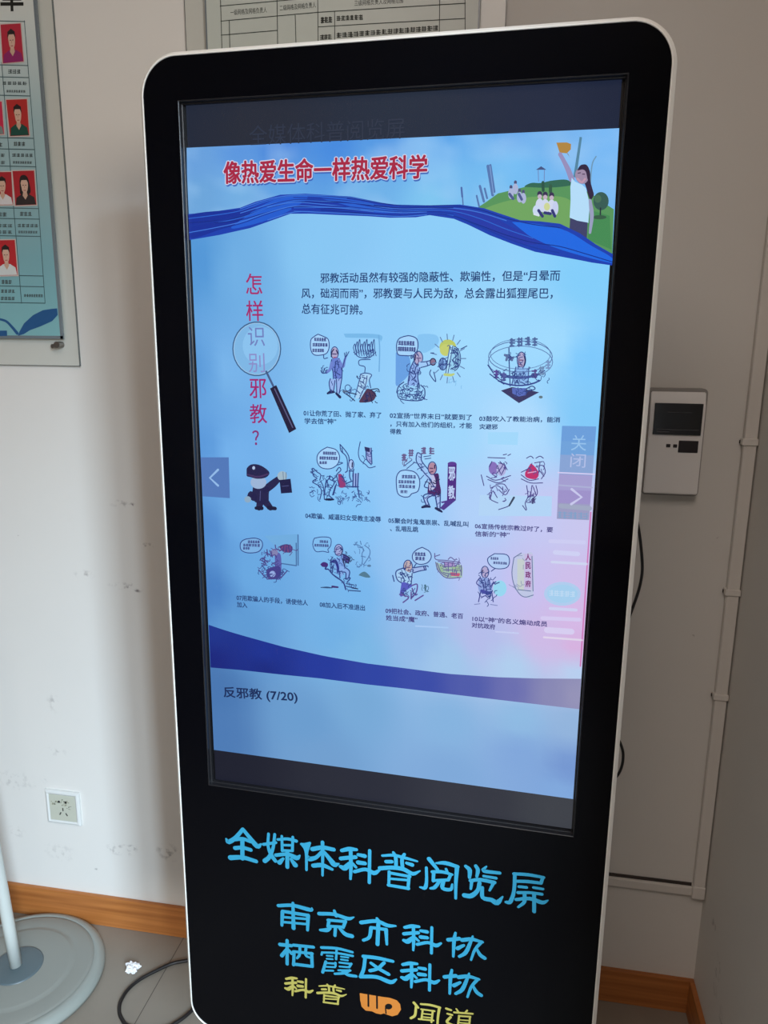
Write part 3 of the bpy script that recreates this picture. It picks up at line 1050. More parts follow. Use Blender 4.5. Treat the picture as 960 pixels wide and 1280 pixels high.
# --- cartoon drawings
LN, DK, FL, SK, BB, PUR = (50, 70, 134), (36, 40, 84), (104, 128, 208), (176, 168, 204), (164, 210, 250), (78, 50, 134)


def bubble(a, pts, rows, c=BB, w=7):
    a.poly(pts, c, True)
    a.line(list(pts) + [pts[0]], w, LN)
    for (x0, y0, x1, y1, hh, n) in rows:
        a.marks(x0, y0, x1, y1, hh, n, (60, 66, 130))


# 01 man waving beside a burning stove and money
a = lit(5, 'cartoon', 375, 400, 8.727)
a.poly([(480, 150), (870, 160), (880, 240), (840, 200), (500, 190)], (120, 184, 232), True)
a.line([(862, 170), (872, 320), (866, 560)], 10, (112, 172, 222))
bubble(a, [(200, 155), (260, 180), (310, 210), (322, 290), (300, 355), (250, 380), (160, 380), (122, 320), (122, 220), (160, 180)],
       [(160, 212, 290, 216, 34, 5), (140, 270, 305, 274, 34, 6), (140, 332, 270, 334, 34, 5)])
a.line([(262, 380), (266, 420), (305, 412)], 7, LN)
a.ell(382, 365, 38, 66, SK).ring(382, 360, 40, 68, 7, LN).line([(345, 400), (352, 350), (372, 320)], 9, DK).line([(400, 330), (418, 370)], 9, DK)
a.line([(360, 370), (400, 372)], 8, (70, 60, 110)).line([(372, 410), (398, 408)], 8, (150, 70, 110))
a.poly([(350, 430), (430, 420), (462, 560), (455, 640), (380, 640), (360, 560), (345, 480)], FL, True)
a.lines([[(350, 430), (340, 490), (362, 560), (368, 640)], [(430, 420), (462, 520), (460, 640)], [(395, 450), (385, 540), (400, 640)], [(410, 440), (430, 520)], [(378, 560), (440, 600)]], 8, LN)
a.lines([[(350, 470, 34), (330, 540, 30), (290, 575, 24)], [(430, 440, 30), (470, 510, 34), (490, 440, 26), (505, 400, 20)]], 26, (110, 132, 206))
a.lines([[(300, 575), (250, 580), (230, 550)], [(250, 575), (240, 520)], [(262, 570), (268, 525)], [(280, 570), (300, 540)], [(495, 400), (488, 360)], [(505, 400), (510, 350)], [(512, 395), (538, 345)], [(470, 515), (500, 400)]], 7, LN)
a.poly([(340, 640), (400, 650), (375, 780), (330, 780), (325, 680)], (150, 180, 236)).poly([(400, 640), (460, 640), (435, 800), (398, 790)], (150, 180, 236))
a.lines([[(335, 640), (322, 690), (335, 775)], [(385, 660), (370, 780)], [(402, 650), (405, 790)], [(460, 640), (432, 800)]], 8, LN)
a.line([(305, 800, 20), (340, 785, 34), (375, 785, 20)], 22, DK).line([(400, 800, 24), (440, 840, 30)], 22, DK)
for i in range(9):
    x = 600 + i * 26
    a.line([(x, 350), (x - 14, 300), (x + 4, 260 - 26 * (i % 3)), (x + 10, 320), (x + 26, 390)], 6, LN)
a.lines([[(590, 350), (650, 405), (760, 410), (830, 350)], [(720, 430), (650, 440), (650, 490), (710, 510), (710, 570)], [(770, 430), (690, 432)]], 7, LN)
a.poly([(665, 590), (780, 590), (740, 680), (680, 840), (610, 860), (640, 700)], (168, 210, 244))
a.lines([[(665, 590), (720, 578), (785, 598), (760, 650), (775, 740)], [(665, 590), (640, 700), (600, 840)], [(650, 660), (700, 690)], [(640, 715), (690, 745)], [(625, 770), (660, 800)], [(735, 610), (720, 700), (650, 860)], [(680, 620), (730, 640)]], 7, LN)
a.poly([(730, 750), (830, 800), (800, 880), (690, 900), (650, 880)], (80, 56, 84), True)
a.lines([[(770, 760), (850, 750), (870, 785)], [(720, 800), (740, 880)], [(760, 790), (790, 880)], [(790, 770), (835, 830)], [(600, 880), (540, 830), (480, 790)], [(480, 770), (540, 790), (620, 810)], [(640, 640), (625, 610)]], 8, DK)
a.ring(525, 740, 30, 34, 6, LN).ell(490, 780, 24, 12, (90, 110, 140))
a.hatch(355, 440, 455, 640, 10, 5, LN)
a.hatch(330, 650, 450, 790, 6, 5, LN)
a.hatch(620, 600, 780, 880, 14, 5, LN)
a.hatch(700, 760, 830, 890, 8, 6, DK)
a.hatch(480, 760, 640, 860, 8, 5, LN)
a.hatch(590, 260, 830, 400, 12, 5, LN)
a.hatch(230, 520, 300, 580, 4, 5, LN)
done(a)
# 02 man punching towards a broken sun over the globe
a = lit(5, 'cartoon', 480, 400, 8.0)
a.poly([(120, 330), (250, 360), (260, 520), (180, 620), (118, 640)], (104, 160, 226), True)
a.poly([(340, 150), (520, 150), (540, 240), (400, 330), (330, 250)], (134, 196, 242), True)
bubble(a, [(200, 165), (260, 158), (330, 190), (340, 280), (300, 350), (200, 355), (140, 340), (128, 250), (150, 190)],
       [(145, 230, 310, 236, 40, 6), (140, 290, 318, 296, 40, 8)])
a.lines([[(275, 352), (275, 385), (320, 340)]], 7, LN)
a.ell(345, 385, 42, 66, SK).ring(345, 380, 44, 68, 7, LN).line([(312, 400), (318, 350)], 9, DK).lines([[(330, 380), (370, 382)], [(345, 390), (350, 420), (340, 440)], [(330, 440), (365, 438)]], 8, (96, 84, 130))
a.line([(370, 440, 50), (430, 430, 52), (480, 420, 40)], 44, (158, 200, 246)).lines([[(370, 420), (430, 415), (475, 400)], [(370, 475), (430, 460), (480, 440)], [(430, 420), (440, 455)]], 7, LN)
a.ell(492, 418, 28, 34, (136, 112, 140)).ring(492, 418, 28, 34, 7, DK)
a.poly([(290, 420), (330, 460), (370, 480), (345, 560), (350, 640), (240, 650), (250, 540)], (140, 176, 236), True)
a.lines([[(300, 410), (262, 500), (242, 650)], [(360, 480), (340, 560), (350, 640)], [(290, 500), (320, 560), (280, 600)], [(262, 520), (300, 540)], [(300, 600), (330, 620)], [(320, 470), (310, 520)]], 8, LN)
for i in range(26):
    x, y = 150 + random.random() * 240, 640 + random.random() * 150
    a.line([(x, y), (x + random.uniform(10, 34), y - random.uniform(-10, 30)), (x + random.uniform(20, 46), y + 14)], 6, LN)
a.lines([[(130, 720), (150, 660), (200, 620)], [(135, 720), (170, 790), (380, 800), (410, 700), (370, 650)]], 8, LN)
a.ell(640, 270, 84, 76, (186, 200, 104)).ell(620, 300, 60, 60, (196, 206, 112))
a.ell(590, 440, 40, 62, (130, 176, 232)).ell(700, 390, 64, 130, (150, 206, 240)).poly([(665, 250), (690, 250), (650, 540), (620, 540)], (172, 222, 250))
a.lines([[(690, 260), (640, 540)], [(660, 260), (620, 530)]], 6, LN)
for k in range(4):
    a.ring(690, 385, 30 + 16 * k, 70 + 18 * k, 6, LN, -80, 70)
a.ring(590, 440, 38, 60, 7, LN)
a.lines([[(555, 440), (625, 440)], [(590, 380), (590, 500)], [(570, 390), (575, 495)], [(690, 300), (740, 340), (690, 400), (740, 450), (670, 490)]], 7, LN)
a.line([(610, 545, 26), (670, 550, 26), (700, 540, 18)], 22, (186, 204, 128))
for k in range(15):
    t = math.radians(k * 24)
    a.line([(650 + 125 * math.cos(t), 385 + 190 * math.sin(t)), (650 + 170 * math.cos(t), 385 + 245 * math.sin(t))], 7, (100, 132, 178))
a.lines([[(470, 500), (460, 540), (500, 600), (520, 610), (500, 520)], [(770, 290), (830, 260)], [(470, 330), (500, 330)]], 7, LN)
a.hatch(250, 430, 360, 640, 12, 5, LN)
a.hatch(140, 640, 400, 800, 34, 5, LN)
a.hatch(560, 390, 620, 500, 8, 5, LN)
a.hatch(660, 270, 760, 500, 16, 5, LN)
a.hatch(310, 350, 380, 460, 5, 5, LN)
a.hatch(640, 540, 800, 760, 5, 4, (126, 186, 232))
done(a)
# 03 preacher inside a ring shaped banner over a dark pit
a = lit(5, 'cartoon', 590, 400, 8.0)
a.poly([(290, 705), (400, 670), (530, 690), (672, 722), (470, 830)], (60, 58, 100))
a.poly([(400, 680), (540, 680), (540, 750), (470, 765), (405, 735)], (88, 108, 186))
a.ell(495, 400, 40, 78, SK).ring(495, 400, 42, 80, 7, LN).line([(522, 360, 9), (532, 410, 11), (518, 460, 7)], 9, DK).lines([[(475, 400), (512, 402)], [(470, 440), (500, 450)]], 8, (120, 84, 120))
a.line([(370, 280), (372, 400), (382, 660)], 8, LN).lines([[(330, 350), (370, 370), (410, 380)], [(345, 400), (360, 365), (400, 400)]], 18, (92, 112, 160))
a.poly([(440, 470), (570, 480), (560, 640), (400, 640), (420, 540)], (138, 184, 236))
a.lines([[(440, 470), (400, 640)], [(570, 470), (560, 640)], [(400, 530), (420, 570), (440, 530), (460, 570), (480, 530), (500, 570), (520, 530)], [(430, 640), (450, 600), (470, 640)], [(490, 620), (530, 640)]], 7, LN)
for (rx, ry, cyy, wd) in ((318, 155, 365, 6), (322, 160, 420, 5), (300, 150, 340, 4)):
    a.ring(485, cyy, rx, ry, wd, (84, 108, 164))
a.ring(480, 420, 300, 150, 10, (66, 84, 150), 35, 140).ring(470, 490, 290, 165, 12, (56, 72, 144), 45, 135).ring(470, 440, 290, 145, 8, (56, 72, 144), 50, 130)
for (x, y, c) in ((405, 230, (80, 104, 156)), (482, 222, (80, 104, 156)), (560, 215, (80, 104, 156)), (632, 220, (80, 104, 156)), (245, 545, (92, 74, 150)), (318, 570, (84, 92, 158)), (625, 540, (86, 78, 140)), (700, 510, (110, 140, 180)), (765, 450, (120, 150, 196))):
    a.marks(x - 28, y, x + 28, y, 82, 1, c, 12)
a.lines([[(540, 690), (600, 660), (630, 690), (540, 715)], [(160, 450), (215, 530)], [(180, 540), (260, 600), (320, 640)]], 8, LN)
a.ell(688, 770, 20, 14, (100, 120, 130))
a.hatch(450, 340, 540, 480, 10, 5, LN)
a.hatch(400, 500, 570, 640, 16, 5, LN)
a.hatch(400, 680, 560, 760, 10, 5, LN)
a.hatch(230, 490, 350, 620, 8, 5, LN)
a.hatch(600, 480, 790, 580, 10, 5, LN)
a.hatch(330, 340, 410, 410, 6, 5, LN)
done(a)
# 04 threatening figure over a chair
a = lit(5, 'cartoon', 375, 545, 8.727)
bubble(a, [(300, 120), (390, 145), (430, 200), (432, 260), (400, 320), (330, 355), (240, 345), (195, 290), (192, 215), (232, 160)],
       [(255, 185, 400, 190, 32, 6), (215, 238, 415, 244, 32, 8), (215, 290, 300, 290, 30, 3)])
a.lines([[(425, 285), (470, 292), (415, 315)], [(660, 62), (640, 180), (660, 260), (720, 310), (760, 345), (825, 330)]], 7, LN)
a.poly([(710, 115), (780, 130), (790, 300), (760, 290), (725, 240)], (150, 166, 222)).poly([(705, 115), (765, 128), (765, 175), (715, 165)], (46, 48, 96)).lines([[(725, 160), (730, 250), (780, 310)], [(780, 130), (788, 300)]], 9, LN)
a.lines([[(440, 90), (450, 160), (500, 210), (520, 270), (520, 380)], [(445, 95), (500, 160), (535, 220), (540, 290)], [(460, 130), (470, 180)]], 8, LN)
a.ell(562, 310, 28, 52, (168, 196, 240)).ring(562, 310, 28, 54, 7, LN).line([(575, 290), (572, 335)], 10, DK)
a.lines([[(520, 380), (500, 395)], [(545, 370), (545, 440), (560, 480)], [(590, 360), (580, 430), (590, 500)], [(500, 520), (570, 490)], [(540, 380), (580, 380)]], 9, LN)
a.poly([(580, 405), (645, 405), (640, 555), (582, 555)], (150, 178, 234)).lines([[(585, 405), (580, 555)], [(612, 410), (610, 555)], [(640, 405), (632, 560)], [(490, 550), (640, 552)], [(632, 560), (650, 660)]], 10, LN)
a.poly([(420, 420), (470, 430), (500, 545), (425, 550)], (146, 60, 118), True)
a.lines([[(400, 420), (430, 540)], [(400, 380), (430, 340), (450, 370), (410, 410)], [(460, 430), (500, 500)]], 8, LN)
a.lines([[(140, 350), (150, 430), (190, 460), (140, 495), (210, 540)], [(150, 350), (190, 390), (230, 420), (220, 480)], [(290, 480), (280, 540), (270, 640)], [(330, 430), (330, 470), (380, 500), (350, 560)], [(290, 500), (340, 440), (370, 470)], [(400, 520), (370, 640)], [(230, 490), (260, 560), (270, 690)], [(300, 480), (310, 560)], [(210, 540), (240, 600), (220, 690)], [(350, 480), (400, 440)]], 8, LN)
a.line([(285, 690, 20), (330, 690, 26), (370, 690, 16)], 20, (28, 32, 72)).lines([[(340, 560), (320, 640), (360, 680)], [(390, 540), (360, 640)]], 9, LN)
for i in range(24):
    x, y = 420 + random.random() * 330, 610 + random.random() * 110
    a.line([(x, y), (x + random.uniform(8, 30), y + random.uniform(-22, 22)), (x + random.uniform(-5, 36), y + random.uniform(0, 34))], 5.5, (72, 104, 164))
a.hatch(130, 360, 250, 680, 18, 5, LN)
a.hatch(260, 440, 400, 660, 22, 5, LN)
a.hatch(400, 380, 520, 560, 10, 5, LN)
a.hatch(720, 150, 780, 300, 6, 5, LN)
a.hatch(380, 610, 770, 740, 16, 5, LN)
done(a)
# 05 shouting man before an upright tablet
a = lit(5, 'cartoon', 480, 545, 8.0)
bubble(a, [(220, 338), (300, 355), (345, 400), (360, 470), (340, 550), (280, 575), (250, 605), (190, 605), (140, 570), (126, 480), (130, 400), (165, 350)],
       [(180, 405, 320, 408, 32, 5), (145, 455, 315, 460, 30, 6), (150, 500, 315, 508, 30, 5), (165, 555, 240, 556, 28, 2)])
for (x, y, r) in ((205, 215, 0), (275, 170, 0), (400, 148, 0), (480, 150, 0)):
    a.marks(x - 26, y, x + 26, y, 66, 1, (104, 92, 140), 10)
a.lines([[(200, 300), (280, 240)], [(230, 325), (310, 260)], [(400, 205), (470, 195)], [(410, 228), (470, 220)], [(345, 400), (360, 430), (400, 390)]], 6, LN)
a.poly([(640, 270), (680, 255), (728, 275), (720, 640), (632, 640)], (78, 44, 128)).ell(682, 275, 44, 20, (92, 60, 146))
a.poly([(632, 640), (720, 640), (600, 740), (560, 720)], (80, 58, 140)).poly([(570, 655), (640, 640), (640, 660), (580, 670)], (80, 58, 140))
a.fat('邪', (648, 375), (712, 375), 132, (190, 208, 246), 2.5, n=6).fat('教', (646, 560), (708, 560), 132, (190, 208, 246), 2.5, n=6)
a.poly([(455, 420), (540, 370), (556, 460), (566, 580), (450, 595), (440, 520)], (76, 40, 100), True)
a.poly([(450, 400), (500, 390), (520, 500), (455, 540)], (186, 190, 228), True)
a.line([(455, 430, 50), (400, 340, 46), (360, 260, 40), (350, 190, 38)], 44, (158, 196, 244)).lines([[(475, 440), (400, 360), (330, 260), (325, 200)], [(450, 340), (380, 250), (376, 190)], [(325, 200), (340, 165), (378, 185)]], 8, LN)
a.ell(485, 325, 40, 62, (176, 136, 158)).ring(485, 320, 42, 64, 7, LN).line([(510, 290), (508, 320)], 9, DK).lines([[(462, 320), (490, 322)], [(462, 360), (490, 352)]], 8, (92, 58, 96))
a.lines([[(455, 430), (500, 500)], [(470, 500), (520, 510)], [(440, 430), (405, 500), (450, 520)], [(470, 540), (510, 550)]], 8, LN)
a.poly([(450, 580), (400, 620), (430, 690), (455, 690), (440, 630), (500, 590)], (164, 190, 240)).poly([(510, 590), (565, 590), (560, 720), (535, 715)], (164, 190, 240))
a.lines([[(450, 570), (396, 600), (425, 690)], [(490, 590), (435, 625), (455, 690)], [(515, 590), (535, 715)], [(565, 580), (562, 720)]], 9, LN)
a.line([(385, 710, 22), (420, 700, 30), (460, 705, 20)], 22, DK).line([(520, 720, 24), (550, 735, 30), (580, 755, 18)], 22, DK)
a.hatch(450, 400, 560, 590, 12, 5, DK)
a.hatch(400, 590, 560, 730, 8, 5, LN)
a.hatch(340, 170, 440, 380, 8, 5, LN)
a.hatch(180, 150, 300, 260, 5, 5, (104, 92, 140))
done(a)
# 06 two drumming dancers
a = lit(5, 'cartoon', 590, 545, 6.0)
a.poly([(60, 440), (600, 450), (596, 600), (50, 596)], (178, 212, 246))
a.ell(160, 240, 34, 48, (134, 112, 186)).ell(220, 250, 36, 48, (176, 176, 222))
a.poly([(440, 205), (500, 270), (480, 320), (410, 310), (400, 270)], (190, 50, 108), True)
a.lines([[(120, 160), (250, 165)], [(130, 230), (150, 190)], [(185, 280), (230, 220), (210, 190)], [(110, 300), (180, 330), (290, 295)], [(120, 325), (200, 350), (270, 320)], [(200, 200), (250, 220), (220, 290)], [(190, 220), (215, 280)], [(240, 200), (255, 250)],
         [(140, 390), (190, 370), (230, 400)], [(180, 360), (240, 360), (270, 400)], [(200, 400), (250, 440), (280, 400)], [(150, 420), (140, 470), (170, 490), (195, 500)], [(160, 410), (190, 460)], [(230, 380), (235, 420)],
         [(70, 290), (90, 370)], [(200, 550), (280, 520), (310, 470)],
         [(370, 270), (410, 250), (440, 230)], [(370, 290), (430, 330), (500, 320)], [(470, 200), (530, 190)], [(480, 230), (530, 220), (550, 270), (520, 320)], [(500, 250), (540, 300)], [(510, 200), (500, 270)], [(370, 320), (440, 350), (530, 350)],
         [(410, 370), (420, 450), (400, 500), (410, 550)], [(450, 370), (440, 450)], [(480, 370), (490, 430), (450, 480)], [(460, 380), (480, 440)], [(380, 520), (405, 555)], [(420, 460), (460, 440), (470, 500)],
         [(410, 165), (440, 150), (460, 165)], [(480, 165), (510, 150), (535, 165)], [(235, 140), (260, 135)], [(270, 145), (290, 135)]], 5, (72, 64, 132))
for (cx_, cy_, rx_, ry_, n_) in ((200, 250, 50, 60, 9), (190, 420, 60, 60, 12), (480, 250, 60, 60, 10), (450, 430, 50, 70, 10)):
    for k in range(n_):
        x, y = cx_ + random.uniform(-rx_, rx_), cy_ + random.uniform(-ry_, ry_)
        a.line([(x, y), (x + random.uniform(-18, 18), y + random.uniform(8, 24)), (x + random.uniform(-24, 24), y + random.uniform(16, 40))], 4, (84, 76, 144))
a.line([(280, 520, 12), (315, 460, 16)], 14, (60, 72, 96)).line([(455, 500, 16), (460, 470, 22)], 16, (70, 70, 120))
a.line([(420, 275), (480, 265)], 5, (222, 170, 210))
done(a)
# 07 preacher by a notice frame
a = lit(5, 'cartoon', 285, 650, 8.727)
a.poly([(400, 170), (770, 150), (765, 490), (560, 470), (540, 300)], (112, 172, 222))
bubble(a, [(200, 205), (300, 195), (370, 225), (378, 290), (330, 345), (220, 355), (150, 325), (138, 265), (160, 225)],
       [(220, 235, 350, 238, 28, 5), (170, 270, 355, 276, 28, 6), (170, 306, 245, 306, 26, 3)], (124, 176, 226))
a.lines([[(748, 250), (750, 490)], [(580, 470), (750, 495)], [(768, 160), (770, 490)]], 9, (70, 108, 160))
a.poly([(560, 290), (640, 260), (705, 290), (690, 350), (600, 340)], (70, 60, 120), True)
a.lines([[(580, 330), (600, 290)], [(620, 340), (630, 270)], [(660, 345), (650, 280)], [(690, 340), (680, 270)]], 10, (120, 70, 120))
a.poly([(515, 380), (580, 380), (580, 620), (520, 620)], (92, 96, 170), True).poly([(420, 540), (560, 500), (580, 600), (500, 640), (430, 620)], (66, 62, 136), True).ell(490, 585, 34, 34, (146, 170, 224))
a.ell(510, 350, 40, 40, (130, 130, 176)).lines([[(430, 320), (440, 390)], [(460, 330), (490, 400)], [(420, 350), (480, 390)], [(520, 270), (530, 310), (580, 330)], [(360, 430), (420, 470)], [(380, 410), (440, 460)], [(370, 470), (430, 490)], [(440, 540), (430, 600), (480, 640)], [(590, 590), (610, 560)], [(580, 630), (650, 550)], [(340, 540), (400, 610)], [(430, 640), (540, 635)], [(400, 400), (410, 470)], [(480, 480), (540, 450)]], 9, (76, 72, 138))
a.hatch(360, 300, 560, 640, 40, 5, (70, 66, 136))
a.hatch(560, 260, 710, 350, 12, 5, (84, 66, 130))
a.hatch(340, 520, 640, 650, 14, 5, LN)
done(a)
# 08 armed man barring the way
a = lit(5, 'cartoon', 380, 650, 9.6)
bubble(a, [(130, 215), (220, 200), (320, 215), (325, 300), (290, 350), (300, 385), (230, 372), (150, 375), (112, 310), (115, 250)],
       [(190, 255, 295, 260, 30, 4), (130, 300, 300, 306, 30, 7)], (128, 188, 238))
a.ell(420, 360, 48, 68, (158, 166, 214)).ring(420, 358, 50, 70, 7, LN).line([(440, 330, 16), (458, 350, 18)], 16, (26, 34, 84)).lines([[(385, 350), (410, 345)], [(400, 410), (430, 400)]], 9, (96, 80, 140))
a.poly([(340, 490), (420, 450), (480, 420), (500, 560), (450, 640), (400, 640), (380, 560)], (120, 160, 226), True)
a.poly([(470, 400), (555, 450), (540, 510), (500, 490), (470, 460)], (76, 70, 150), True)
a.lines([[(470, 410), (550, 450), (540, 500)], [(480, 440), (545, 480)], [(470, 460), (490, 550)], [(500, 500), (540, 515)]], 10, DK)
a.line([(330, 500, 26), (380, 490, 34), (410, 560, 28), (410, 620, 24)], 26, (44, 48, 130)).lines([[(350, 440), (320, 500), (330, 620)], [(360, 530), (340, 640)], [(400, 450), (430, 480)], [(330, 480), (350, 620)]], 8, LN)
a.poly([(200, 530), (240, 500), (290, 520), (280, 560), (220, 555)], (70, 44, 118), True).line([(270, 560), (260, 585), (300, 590), (350, 650), (470, 740), (505, 830)], 12, (44, 52, 124)).line([(300, 590), (370, 670), (470, 735)], 8, LN)
a.poly([(430, 560), (500, 560), (550, 610), (540, 700), (510, 690), (500, 620), (430, 690)], (132, 172, 232), True)
a.lines([[(490, 560), (550, 610), (540, 690)], [(470, 620), (505, 630), (505, 700)], [(430, 610), (435, 690)], [(510, 700), (560, 690), (520, 745)], [(410, 620), (460, 610)]], 10, LN)
a.lines([[(510, 760), (600, 775)], [(510, 790), (640, 820)], [(540, 840), (680, 850)]], 10, (54, 80, 132)).line([(205, 805, 8), (280, 805, 20), (340, 810, 10)], 14, (50, 76, 120)).line([(345, 795, 26), (410, 802, 20)], 24, (64, 46, 110)).line([(580, 810, 14), (650, 822, 12)], 12, DK)
a.lines([[(600, 290), (660, 300), (720, 350), (700, 400), (705, 480), (690, 540), (640, 560)], [(730, 300), (790, 350), (790, 420), (740, 500), (720, 530)], [(680, 250), (690, 290)], [(780, 430), (800, 460)], [(690, 430), (740, 440)], [(650, 320), (690, 330)], [(640, 260), (610, 300)]], 8, (84, 124, 176))
a.poly([(660, 660), (730, 615), (800, 680), (740, 685)], (82, 122, 146), True).ell(785, 545, 24, 14, (88, 124, 160))
a.hatch(380, 300, 460, 430, 6, 5, LN)
a.hatch(330, 440, 500, 640, 24, 5, LN)
a.hatch(460, 400, 560, 520, 12, 5, DK)
a.hatch(600, 260, 800, 560, 14, 5, (84, 124, 176))
a.hatch(490, 680, 620, 820, 10, 5, LN)
done(a)
# 09 man pointing at a mural of houses
a = lit(5, 'cartoon', 478, 665, 8.0)
bubble(a, [(400, 150), (470, 190), (490, 250), (450, 305), (370, 320), (310, 280), (305, 220), (345, 175)],
       [(325, 218, 435, 222, 34, 4), (330, 262, 430, 266, 34, 3)], (166, 204, 244))
a.lines([[(315, 350), (340, 315)]], 7, LN)
a.poly([(530, 300), (600, 320), (700, 330), (795, 330), (800, 430), (780, 455), (650, 455), (590, 410), (545, 370)], (160, 190, 176), True)
a.poly([(680, 400), (780, 410), (770, 440), (690, 435)], (190, 90, 120)).poly([(620, 290), (720, 300), (730, 350), (630, 345)], (168, 146, 200))
a.lines([[(525, 210), (535, 270), (630, 280), (770, 300)], [(530, 240), (575, 225)], [(560, 290), (650, 300), (770, 320)], [(660, 270), (685, 250), (720, 275)], [(535, 300), (560, 380), (640, 455), (780, 452)], [(550, 310), (590, 400), (660, 440)], [(620, 300), (625, 350)], [(660, 300), (660, 390)], [(700, 310), (705, 400)], [(740, 330), (742, 420)], [(600, 340), (780, 345)], [(610, 375), (780, 380)], [(790, 330), (790, 430)], [(580, 330), (610, 400), (720, 420)]], 7, (98, 92, 150))
a.poly([(570, 340), (600, 340), (610, 400), (585, 390)], (148, 186, 150)).poly([(700, 340), (780, 345), (780, 380), (705, 378)], (160, 196, 150))
a.ell(260, 345, 42, 62, (188, 172, 176)).ring(258, 342, 44, 64, 7, LN).line([(232, 330, 8), (236, 360, 10)], 8, DK).lines([[(250, 350), (275, 352)], [(255, 385), (275, 380)]], 8, (110, 80, 110))
a.line([(310, 380, 44), (380, 370, 40), (430, 360, 34)], 38, (160, 184, 232)).lines([[(310, 355), (440, 335), (460, 345)], [(310, 405), (380, 385), (440, 375)], [(430, 340), (440, 375)], [(415, 345), (425, 378)]], 8, LN)
a.poly([(210, 370), (150, 400), (150, 460), (220, 520), (290, 530), (310, 410), (270, 400)], (166, 206, 242), True)
a.lines([[(215, 355), (140, 390), (150, 470), (200, 510)], [(180, 400), (220, 470), (210, 520)], [(300, 410), (290, 520)], [(250, 420), (270, 470)], [(105, 430), (120, 490)], [(200, 400), (230, 440)]], 8, LN)
a.poly([(195, 500), (300, 530), (270, 560), (230, 590), (200, 640), (175, 620)], (88, 92, 190), True)
a.lines([[(300, 530), (350, 520), (340, 600), (290, 660)], [(300, 560), (320, 620), (350, 620)], [(175, 620), (250, 640), (260, 660), (210, 700)], [(190, 600), (230, 640)], [(290, 600), (290, 665)], [(330, 680), (410, 630)]], 10, (96, 80, 150))
a.line([(430, 530, 20), (432, 580, 16)], 18, (60, 100, 120)).line([(420, 600), (450, 590)], 6, (100, 140, 170))
a.hatch(150, 370, 310, 520, 16, 5, LN)
a.hatch(180, 520, 340, 660, 14, 5, LN)
a.hatch(540, 250, 790, 450, 24, 4, (98, 92, 150))
a.hatch(220, 300, 300, 390, 6, 5, LN)
a.hatch(400, 520, 460, 600, 5, 5, (84, 120, 150))
done(a)
# 10 seated man facing a government signboard
a = lit(5, 'cartoon', 585, 665, 6.0)
bubble(a, [(200, 160), (290, 168), (312, 215), (290, 265), (210, 272), (160, 240), (150, 195)],
       [(170, 195, 230, 198, 18, 4), (190, 228, 295, 234, 18, 6)], (176, 204, 244), 5)
a.line([(205, 270), (175, 292)], 5, LN)
a.poly([(370, 165), (430, 160), (490, 175), (490, 470), (430, 485), (385, 460), (345, 400), (335, 230)], (190, 198, 228), True)
a.poly([(370, 200), (430, 200), (420, 440), (370, 430)], (196, 206, 206)).poly([(425, 160), (485, 165), (480, 430), (420, 430)], (196, 186, 226))
a.lines([[(345, 190), (330, 300), (345, 390), (385, 460), (430, 485), (490, 470)], [(345, 190), (400, 155)], [(480, 180), (488, 440)], [(380, 430), (470, 440)]], 5, (104, 120, 160))
for ch, y in zip('人民政府', (185, 250, 318, 385)):
    a.fat(ch, (432, y), (470, y), 50, (122, 48, 116), 1.6, n=6)
a.ell(240, 420, 50, 60, (150, 214, 240))
a.ell(128, 300, 26, 42, (176, 166, 206)).ring(128, 298, 28, 44, 5, LN).line([(108, 300), (112, 284)], 6, DK)
a.poly([(85, 345), (160, 350), (180, 440), (100, 460), (75, 400)], (138, 160, 218), True)
a.lines([[(90, 340), (65, 380), (100, 410)], [(100, 350), (120, 420), (110, 460)], [(155, 345), (170, 430)], [(130, 380), (140, 440)], [(95, 450), (80, 520)], [(100, 490), (130, 475), (150, 490)], [(180, 450), (190, 520)], [(165, 410), (195, 380), (210, 370)], [(190, 370), (205, 390)], [(210, 385), (235, 375)]], 6, (72, 76, 144))
a.line([(105, 440, 26), (150, 455, 30), (175, 450, 16)], 24, (70, 76, 160)).lines([[(50, 540), (90, 535)], [(170, 540), (220, 548)]], 5, (130, 140, 190))
a.hatch(75, 340, 180, 460, 14, 4, LN)
a.hatch(80, 440, 200, 530, 10, 4, LN)
a.hatch(340, 170, 420, 470, 8, 3, (130, 140, 180))
a.hatch(100, 260, 155, 340, 5, 4, LN)
done(a)
# plain uniformed officer pictogram holding up a folder
a = lit(5, 'officer_pictogram', 285, 570, 10.1)
NV = (38, 36, 76)
a.line([(330, 520, 90), (300, 480, 80), (270, 540, 60)], 70, NV).line([(480, 420, 90), (570, 350, 90), (640, 290, 70)], 80, NV)
a.poly([(320, 390), (510, 390), (520, 480), (500, 600), (350, 580), (310, 470)], NV, True)
a.line([(410, 590, 90), (395, 650, 70)], 80, NV).line([(490, 590, 90), (540, 650, 70)], 80, NV)
a.line([(360, 655, 40), (430, 655, 50)], 40, (28, 28, 60)).line([(520, 650, 50), (600, 660, 44)], 40, (28, 28, 60))
a.ell(390, 330, 100, 82, (156, 180, 214))
a.poly([(240, 160), (300, 105), (400, 110), (500, 170), (528, 220), (480, 270), (380, 285), (290, 265), (240, 245)], NV, True)
a.line([(250, 230, 16), (380, 262, 22), (510, 225, 16)], 18, (70, 52, 96))
a.ell(330, 148, 18, 22, (176, 196, 228))
a.ell(255, 545, 42, 40, (140, 170, 196)).ell(690, 250, 62, 60, (160, 184, 200)).lines([[(700, 200), (705, 290)], [(740, 205), (738, 285)]], 8, (96, 120, 150))
a.poly([(655, 300), (795, 285), (815, 460), (675, 470)], (32, 30, 70)).line([(690, 380), (770, 372)], 8, (76, 80, 130), False)
a.line([(415, 440), (410, 560)], 8, (84, 88, 140), False)
done(a)

